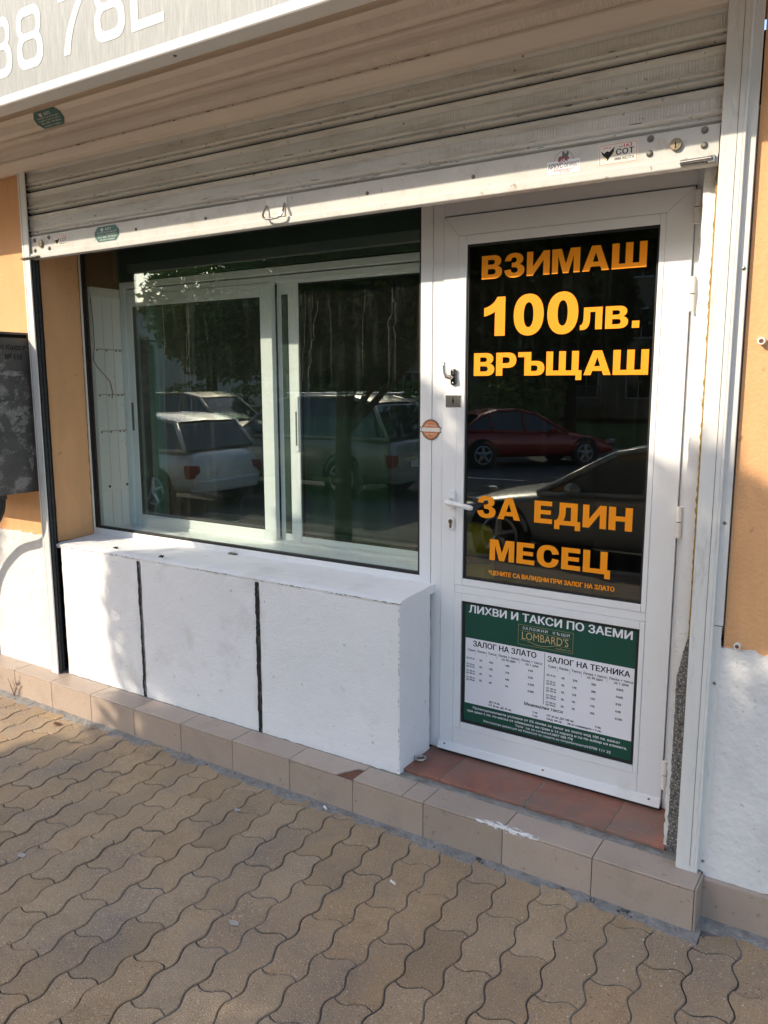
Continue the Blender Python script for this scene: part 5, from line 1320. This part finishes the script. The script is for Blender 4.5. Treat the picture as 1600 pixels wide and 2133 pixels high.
# ------------------------------------------------------------------ street behind the camera (seen in the glass): trees
def foliage(blobs, n, size, seed):
    rnd = random.Random(seed); mb = MB()
    vol = [bx[3] * bx[4] * bx[5] for bx in blobs]; tot = sum(vol)
    for bx, v in zip(blobs, vol):
        cx, cy, cz, rx, ry, rz = bx
        for i in range(int(n * v / tot)):
            while True:
                p = Vector((rnd.uniform(-1, 1), rnd.uniform(-1, 1), rnd.uniform(-1, 1)))
                if p.length < 1: break
            rad = p.length
            p = p * (rad ** -0.35 if rad > 0.01 else 1)
            c = Vector((cx + p.x * rx, cy + p.y * ry, cz + p.z * rz))
            if noise.noise(c * (1.2 / max(.6, rx))) < -0.42: continue
            s = size * rnd.uniform(.6, 1.4)
            a = Vector((rnd.gauss(0, 1), rnd.gauss(0, 1), rnd.gauss(0, .6))).normalized(); b = a.orthogonal().normalized()
            b = (b * math.cos(rnd.uniform(0, 6.28)) + a.cross(b) * math.sin(rnd.uniform(0, 6.28)))
            tn = rnd.random() * 0.6 + 0.4 * (noise.noise(c * 2.1) * .5 + .5)
            mb.add([c - a * s, c - b * s * .45, c + a * s, c + b * s * .45], [(0, 1, 2, 3)], (tn, tn, tn))
    return mb
def tree(name, label, x, y, h, tr, blobs, n, size, seed, leaf='leaf', base=-0.02, lean=0.0, group=None):
    root = thing(name, label, 'tree', (x, y, base), 0, group)
    rnd = random.Random(seed + 1)
    tk = MB()
    tk.tube([(x, y, base - .1), (x + .01, y, base + .1), (x + lean * .4, y, base + h * .35), (x + lean, y + .03, base + h * .75)], [tr * 1.25, tr, tr * .85, tr * .35], 14)
    for bx in blobs:
        s0 = Vector((x + lean * .4, y, base + h * rnd.uniform(.30, .42))); e0 = Vector(bx[:3])
        tk.tube([s0, (s0 + e0) / 2 + Vector((0, 0, .1)), e0], [tr * .45, tr * .3, tr * .12], 8)
    tk.build('trunk', M['bark'], root, smooth=True)
    foliage(blobs, n, size, seed).build('crown', M[leaf], root)
    return root
tree('street_tree', 'slim street tree with a dark round crown growing in the pavement opposite the window', -4.53, -3.70, 3.6, 0.095,
     [(-4.22, -3.7, 3.17, 0.92, 0.95, 1.28), (-4.90, -3.9, 3.10, .72, .75, 0.95), (-3.55, -3.6, 3.10, .75, .8, 1.05), (-3.0, -3.7, 3.32, .65, .7, .85), (-4.05, -3.5, 2.3, .85, .8, .6), (-3.3, -3.7, 2.45, .75, .7, .7), (-2.55, -3.75, 2.68, .6, .6, .62)], 36000, 0.060, 11, 'leaf_dark', lean=.05, base=-.12)
tree('street_tree', 'broad street tree shading the pavement in front of the door', -0.75, -3.85, 3.7, 0.10,
     [(-1.1, -3.85, 3.32, 1.0, .95, .85), (-0.1, -3.8, 3.1, 1.1, 1.0, .95), (0.8, -3.9, 3.2, 1.0, .9, .9), (-1.7, -3.7, 3.3, .75, .8, .80)], 30000, 0.065, 12, 'leaf_dark', base=-.12)
tree('street_tree', 'large street tree with a high crown further along the pavement to the left', -9.6, -4.0, 5.6, 0.13,
     [(-9.4, -4.0, 4.6, 1.7, 1.2, 1.35), (-7.9, -3.9, 4.35, 1.1, 1.0, 1.1), (-10.6, -4.1, 4.4, 1.2, 1.0, 1.2)], 16000, 0.075, 13, 'leaf', base=-.12)
FT = [(-15.4, -22, 9.2, 3.0), (-9.6, -24.6, 7.4, 2.4), (-3.0, -22.5, 9.0, 3.2), (3.0, -23, 9, 3.2)]
for k, (x, y, h, r) in enumerate(FT):
    tree('park_tree', ['tall leafy tree on the lawn across the road at the left', 'tall leafy tree on the lawn second from the left', 'tall leafy tree on the lawn second from the right', 'tall leafy tree on the lawn across the road at the right'][k],
         x, y, h, .22, [(x, y, h * .55, r, r, h * .24), (x + .6, y + .4, h * .80, r * .75, r * .75, h * .18), (x - .8, y, h * .40, r * .8, r * .9, h * .13), (x - 1.5, y + .5, h * .25, r * .7, r * .7, h * .11)], 13000, 0.17, 30 + k, 'leaf_dark', group='tall trees across the road')
BT = [(-24.0, -21.5, 8.2, 2.9, 'leaf_light'), (-28.3, -25.5, 9.4, 2.6, 'leaf'), (-20.0, -22.5, 9.0, 3.2, 'leaf'), (-37, -25.5, 5.6, 2.8, 'leaf'), (-47, -21, 9, 3.0, 'leaf'), (-24.0, -26.0, 10.0, 3.0, 'leaf_dark'), (-31.0, -31.0, 8.6, 2.6, 'leaf_dark')]
for k, (x, y, h, r, lm) in enumerate(BT):
    tree('park_tree', ['yellow green tree on the lawn beyond the hatchback', 'rounded green tree on the far lawn left of the yellow green one', 'small green tree between the yellow green tree and the tall trees', 'low green tree far down the lawn', 'green tree at the far end of the lawn', 'tall dark tree just behind the yellow green tree', 'dark tree standing farthest back beside the pale house'][k],
         x, y, h, .15, [(x, y, h * .60, r, r, h * .33), (x + 1.0, y + .5, h * .42, r * .8, r * .8, h * .22)], 5000, 0.17, 50 + k, lm, group='trees on the far lawn')
hd_ = foliage([(-31 + 3.4 * i, -20.6 + .3 * math.sin(i), 0.7, 1.9, .7, 1.0) for i in range(7)] , 6500, 0.11, 77)
tag(hd_.build('hedge', M['leaf_light'], loc=(-20, -20.6, -.24)), 'sunlit green hedge along the far kerb', 'hedge')
tree('bush', 'rounded green bush on the lawn near the apartment house', -10.2, -22.0, 1.4, .05, [(-10.2, -22.0, 1.25, 1.35, 1.2, 1.3)], 1600, 0.10, 81, 'leaf_light')
gr_ = MB(); rg = random.Random(5)
for k in range(700):
    x = rg.gauss(-4.3, .35); y = rg.gauss(-3.75, .14); h = rg.uniform(.05, .16); a = rg.uniform(0, 6.28); t_n = rg.random()
    gr_.add([(x - .004 * math.cos(a), y - .004 * math.sin(a), -.13), (x + .004 * math.cos(a), y + .004 * math.sin(a), -.13), (x + rg.gauss(0, .03), y + rg.gauss(0, .03), h - .13)], [(0, 1, 2)], (t_n, t_n, t_n))
tag(gr_.build('grass_tuft', M['grass_blade'], loc=(-4.3, -3.75, 0)), 'tufts of grass round the foot of the slim street tree', 'grass', kind='stuff')

# apartment house and far roofs
ap = thing('apartment_house', 'brown apartment house with balconies beyond the lawn', 'building', (-8, -38, -.02))
MB().box(-29.5, 4.0, -46, -35.0, -.02, 11.5).build('wall', M['apartment'], ap)
rf = MB(); rf.prism_x([(-46.6, 11.5), (-34.4, 11.5), (-40.5, 14.2)], -30, 4.5); rf.build('roof', M['roof_tile'], ap)
for f_ in range(4):
    z0 = 0.9 + f_ * 2.75
    for i in range(-4, 8):
        x0 = -15.6 + i * 2.45
        wn = MB(); wn.box(x0, x0 + 1.2, -35.0, -34.93, z0, z0 + 1.4); wo = wn.build('window', M['far_wall'], ap)
        pn_ = MB(); pn_.box(x0 + .08, x0 + 0.57, -34.93, -34.915, z0 + .08, z0 + 1.32); pn_.box(x0 + .63, x0 + 1.12, -34.93, -34.915, z0 + .08, z0 + 1.32); pn_.build('pane', M['car_glass'], wo)
    for i in (1, 4, 6):
        x0 = -16.0 + i * 2.45
        bl = MB(); bl.box(x0, x0 + 2.1, -34.93, -33.9, z0 - .45, z0 - .3)
        for q in range(15): bl.box(x0 + .02 + q * .145, x0 + .05 + q * .145, -33.95, -33.92, z0 - .3, z0 + .55)
        bl.box(x0, x0 + 2.1, -33.97, -33.9, z0 + .55, z0 + .62); bl.build('balcony', M['rivet'], ap)
fh = thing('far_house', 'pale house with chimneys seen far off against the sky', 'building', (-46, -38, 0))
MB().box(-60, -33, -50, -40, 0, 7.2).build('wall', M['far_wall'], fh)
rf = MB(); rf.prism_x([(-50.6, 7.2), (-39.4, 7.2), (-45, 8.6)], -60.5, -32.5); ro = rf.build('roof', M['roof_tile'], fh)
for x in (-55, -49, -43, -37): MB().box(x, x + .8, -43, -42.2, 7.4, 9.2).build('chimney', M['far_wall'], ro)
for i in range(9): MB().box(-59 + i * 2.9, -57.8 + i * 2.9, -40, -39.94, 3.8, 5.2).build('window', M['car_glass'], fh)

# ------------------------------------------------------------------ parked cars (seen in the glass)
def car(name, label, paint, L0, W, prof, belt, roof, loc, rz, plate=True, wheel_r=0.31, wx=(0.8, 3.4), rack=False):
    """prof: (x, z) upper body line front->rear without greenhouse; roof: greenhouse outline (x, z); local: front at x=0, rear at x=L0"""
    root = thing(name, label, 'car', loc, rz)
    # ---- body: lofted sections
    xs = [p[0] for p in prof]
    mb = MB(); n = 12
    def sec(x, zt):
        e = min(x, L0 - x) / 0.55; e = max(0, min(1, e)); wv = W / 2 * (0.84 + 0.16 * math.sin(e * math.pi / 2))
        zb = 0.20 + 0.10 * (1 - e)
        pr = [(wv * .90, zb), (wv * .985, zb + (zt - zb) * .22), (wv, zb + (zt - zb) * .5), (wv * .975, zb + (zt - zb) * .82), (wv * .90, zt - .02), (wv * .55, zt + .012)]
        return [(x, -a, z) for a, z in pr] + [(x, a, z) for a, z in reversed(pr)]
    secs = [sec(x, z) for x, z in prof]
    vs = [p for s_ in secs for p in s_]
    fs = []
    for i in range(len(secs) - 1):
        for k in range(n):
            k2 = (k + 1) % n
            fs.append((i * n + k, (i + 1) * n + k, (i + 1) * n + k2, i * n + k2))
    fs.append(tuple(range(n))); fs.append(tuple(reversed(range((len(secs) - 1) * n, len(secs) * n))))
    mb.add(vs, fs)
    T = Matrix.Translation(loc) @ Matrix.Rotation(rz, 4, 'Z')
    def local(mb_, nm, m, par, bevel=0, smooth=False, sub=0):
        o_ = MB(); o_.v = [tuple(Vector(v) + Vector(loc)) for v in mb_.v]; o_.f = mb_.f; o_.t = mb_.t
        ob = o_.build(nm, m, par, bevel=bevel, smooth=smooth)
        if sub:
            sm_m = ob.modifiers.new('sub', 'SUBSURF'); sm_m.levels = sub; sm_m.render_levels = sub
        return ob
    body = local(mb, 'body', paint, root, smooth=True, sub=2)
    # ---- greenhouse: outline extruded with tumblehome
    gh = MB(); m_ = len(roof); wb, wt_ = W / 2 * .90, W / 2 * .70
    zmin = min(z for x, z in roof); zmax = max(z for x, z in roof)
    wat = lambda z: wb + (wt_ - wb) * (z - zmin) / (zmax - zmin)
    vs = [(x, -wat(z), z) for x, z in roof] + [(x, wat(z), z) for x, z in roof]
    fs = [tuple(range(m_)), tuple(reversed(range(m_, 2 * m_)))] + [((i + 1) % m_, i, m_ + i, m_ + (i + 1) % m_) for i in range(m_)]
    gh.add(vs, fs)
    local(gh, 'window', M['car_glass'], root, bevel=0.03)
    # roof skin, pillars
    rs2 = MB()
    top = [p for p in roof if p[1] > zmax - .16]
    vs = []
    for x, z in top:
        a = wat(z) + .012
        vs += [(x, -a, z - .015), (x, -a * .9, z + .022), (x, 0, z + .036), (x, a * .9, z + .022), (x, a, z - .015)]
    rs2.add(vs, [(i * 5 + k, i * 5 + k + 1, (i + 1) * 5 + k + 1, (i + 1) * 5 + k) for i in range(len(top) - 1) for k in range(4)])
    local(rs2, 'roof', paint, root, smooth=True)
    pl_ = MB()
    for sgn in (-1, 1):
        seq = [(x, sgn * (wat(z) + .004), z) for x, z in roof]
        for i in range(m_):
            a, b = seq[i], seq[(i + 1) % m_]
            if abs(a[2] - zmin) < .02 and abs(b[2] - zmin) < .02: continue
            pl_.tube([a, b], .034, 8)
        for fx in (0.42, 0.72):
            xm = roof[0][0] + (roof[-1][0] - roof[0][0]) * fx
            pl_.tube([(xm, sgn * (wat(zmin) + .004), zmin), (xm + .02, sgn * (wat(zmax - .05) + .004), zmax - .04)], .03, 6)
    local(pl_, 'pillar', paint, root, smooth=True)
    # wheels
    for wxx in wx:
        for sgn in (-1, 1):
            wl = MB(); yc = sgn * (W / 2 - .10)
            wl.tube([(wxx, yc - sgn * .09, wheel_r), (wxx, yc - sgn * .07, wheel_r), (wxx, yc + sgn * .08, wheel_r), (wxx, yc + sgn * .105, wheel_r)], [wheel_r * .9, wheel_r, wheel_r, wheel_r * .90], 28)
            wo = local(wl, 'wheel', M['tyre'], root)
            rm_ = MB(); rm_.tube([(wxx, yc + sgn * .095, wheel_r), (wxx, yc + sgn * .112, wheel_r)], [wheel_r * .30, wheel_r * .24], 16)
            for q in range(5):
                a = 2 * math.pi * q / 5 + .3
                rm_.tube([(wxx, yc + sgn * .110, wheel_r), (wxx + wheel_r * .66 * math.cos(a), yc + sgn * .106, wheel_r + wheel_r * .66 * math.sin(a))], [.05, .032], 6)
            rm_.tube([(wxx + wheel_r * .66 * math.cos(t), yc + sgn * .106, wheel_r + wheel_r * .66 * math.sin(t)) for t in [2 * math.pi * q / 24 for q in range(25)]], .018, 6, cap=False)
            local(rm_, 'rim', M['rim'], wo)
            ar = MB(); ar.tube([(wxx + (wheel_r + .045) * math.cos(t), sgn * (W / 2 - .03), wheel_r + .01 + (wheel_r + .045) * math.sin(t)) for t in [math.pi * q / 16 for q in range(17)]], .028, 8)
            ar.tube([(wxx, sgn * (W / 2 - .02), wheel_r + .01), (wxx, sgn * (W / 2 - .014), wheel_r + .01)], wheel_r + .05, 28)
            local(ar, 'wheel_arch', M['black_gap'], root)
    zr = prof[-2][1]
    for sgn in (-1, 1):
        tl = MB(); yl_ = sgn * W * .39
        tl.prism_x([(yl_ - .13, zr - .26), (yl_ + .10, zr - .28), (yl_ + .12, zr - .06), (yl_ - .10, zr - .08)], L0 - .16, L0 - .015)
        local(tl, 'tail_light', M['tail_red'], root, bevel=.02)
        hl = MB(); hl.prism_x([(yl_ - .13, .52), (yl_ + .10, .52), (yl_ + .10, .66), (yl_ - .13, .64)], .03, .16); local(hl, 'headlight', M['chrome'], root, bevel=.02)
        mi = MB(); mi.tube([(roof[0][0] + .45, sgn * W * .46, zmin + .06), (roof[0][0] + .44, sgn * W * .56, zmin + .08)], [.05, .085], 10); local(mi, 'mirror', paint, root, smooth=True)
    if plate:
        p_ = MB(); p_.box(L0 + .0, L0 + .012, -.26, .26, zr - .30, zr - .19); local(p_, 'number_plate', M['plate_white'], root)
    bp_ = MB(); bp_.prism_z([(L0 - .10, -W * .42), (L0 + .035, -W * .36), (L0 + .06, 0), (L0 + .035, W * .36), (L0 - .10, W * .42)], .30, .50); local(bp_, 'bumper', paint, root, bevel=.03)
    if rack:
        for sgn in (-1, 1):
            rk = MB(); rk.tube([(roof[1][0] + .3, sgn * wt_ * .9, zmax + .05), (roof[-2][0] - .2, sgn * wt_ * .9, zmax + .05)], .018, 8); local(rk, 'roof_rail', M['chrome'], root)
    return root
hatch_p = [(0, .45), (.08, .62), (.5, .78), (1.2, .90), (1.9, .93), (2.8, .95), (3.6, .97), (4.05, .95), (4.17, .80), (4.2, .5)]
hatch_r = [(1.15, .90), (1.95, 1.36), (2.5, 1.46), (3.3, 1.45), (3.75, 1.36), (4.05, .95)]
suv_p = [(0, .50), (.08, .78), (.6, .95), (1.3, 1.05), (2.0, 1.06), (3.2, 1.08), (4.2, 1.10), (4.6, 1.06), (4.7, .85), (4.73, .5)]
suv_r = [(1.25, 1.03), (2.0, 1.62), (2.6, 1.74), (3.8, 1.72), (4.25, 1.62), (4.62, 1.05)]
sed_p = [(0, .42), (.08, .56), (.5, .70), (1.25, .82), (1.9, .86), (2.9, .88), (3.6, .90), (4.2, .86), (4.32, .70), (4.35, .45)]
sed_r = [(1.25, .80), (2.05, 1.25), (2.5, 1.33), (3.0, 1.32), (3.45, 1.20), (3.95, .88)]
car('parked_car', 'pale hatchback parked at the kerb with its rear towards the window', M['paint_white'], 4.2, 1.75, hatch_p, .9, hatch_r, (-12.8, -6.3, -.35), R(1), wx=(.85, 3.45))
car('parked_car', 'silver estate with roof rails standing beyond the slim tree', M['paint_silver'], 4.73, 1.85, suv_p, 1.0, suv_r, (-11.35, -8.85, -.35), R(0), wheel_r=.37, wx=(.95, 3.75), rack=True)
car('parked_car', 'dark red saloon on the road opposite the door', M['paint_red'], 4.35, 1.72, sed_p, .85, sed_r, (-6.0, -16.9, -.35), R(134), wx=(.85, 3.45))
car('parked_car', 'grey saloon parked close to the kerb in front of the door', M['paint_grey'], 4.35, 1.7, sed_p, .85, sed_r, (-4.1, -5.75, -.35), R(0), wx=(.85, 3.45), plate=False)
car('parked_car', 'gold coloured car facing the window behind the pale hatchback', M['paint_gold'], 4.73, 1.85, suv_p, 1.0, suv_r, (-12.4, -12.0, -.35), R(180), wheel_r=.36, wx=(.95, 3.75))
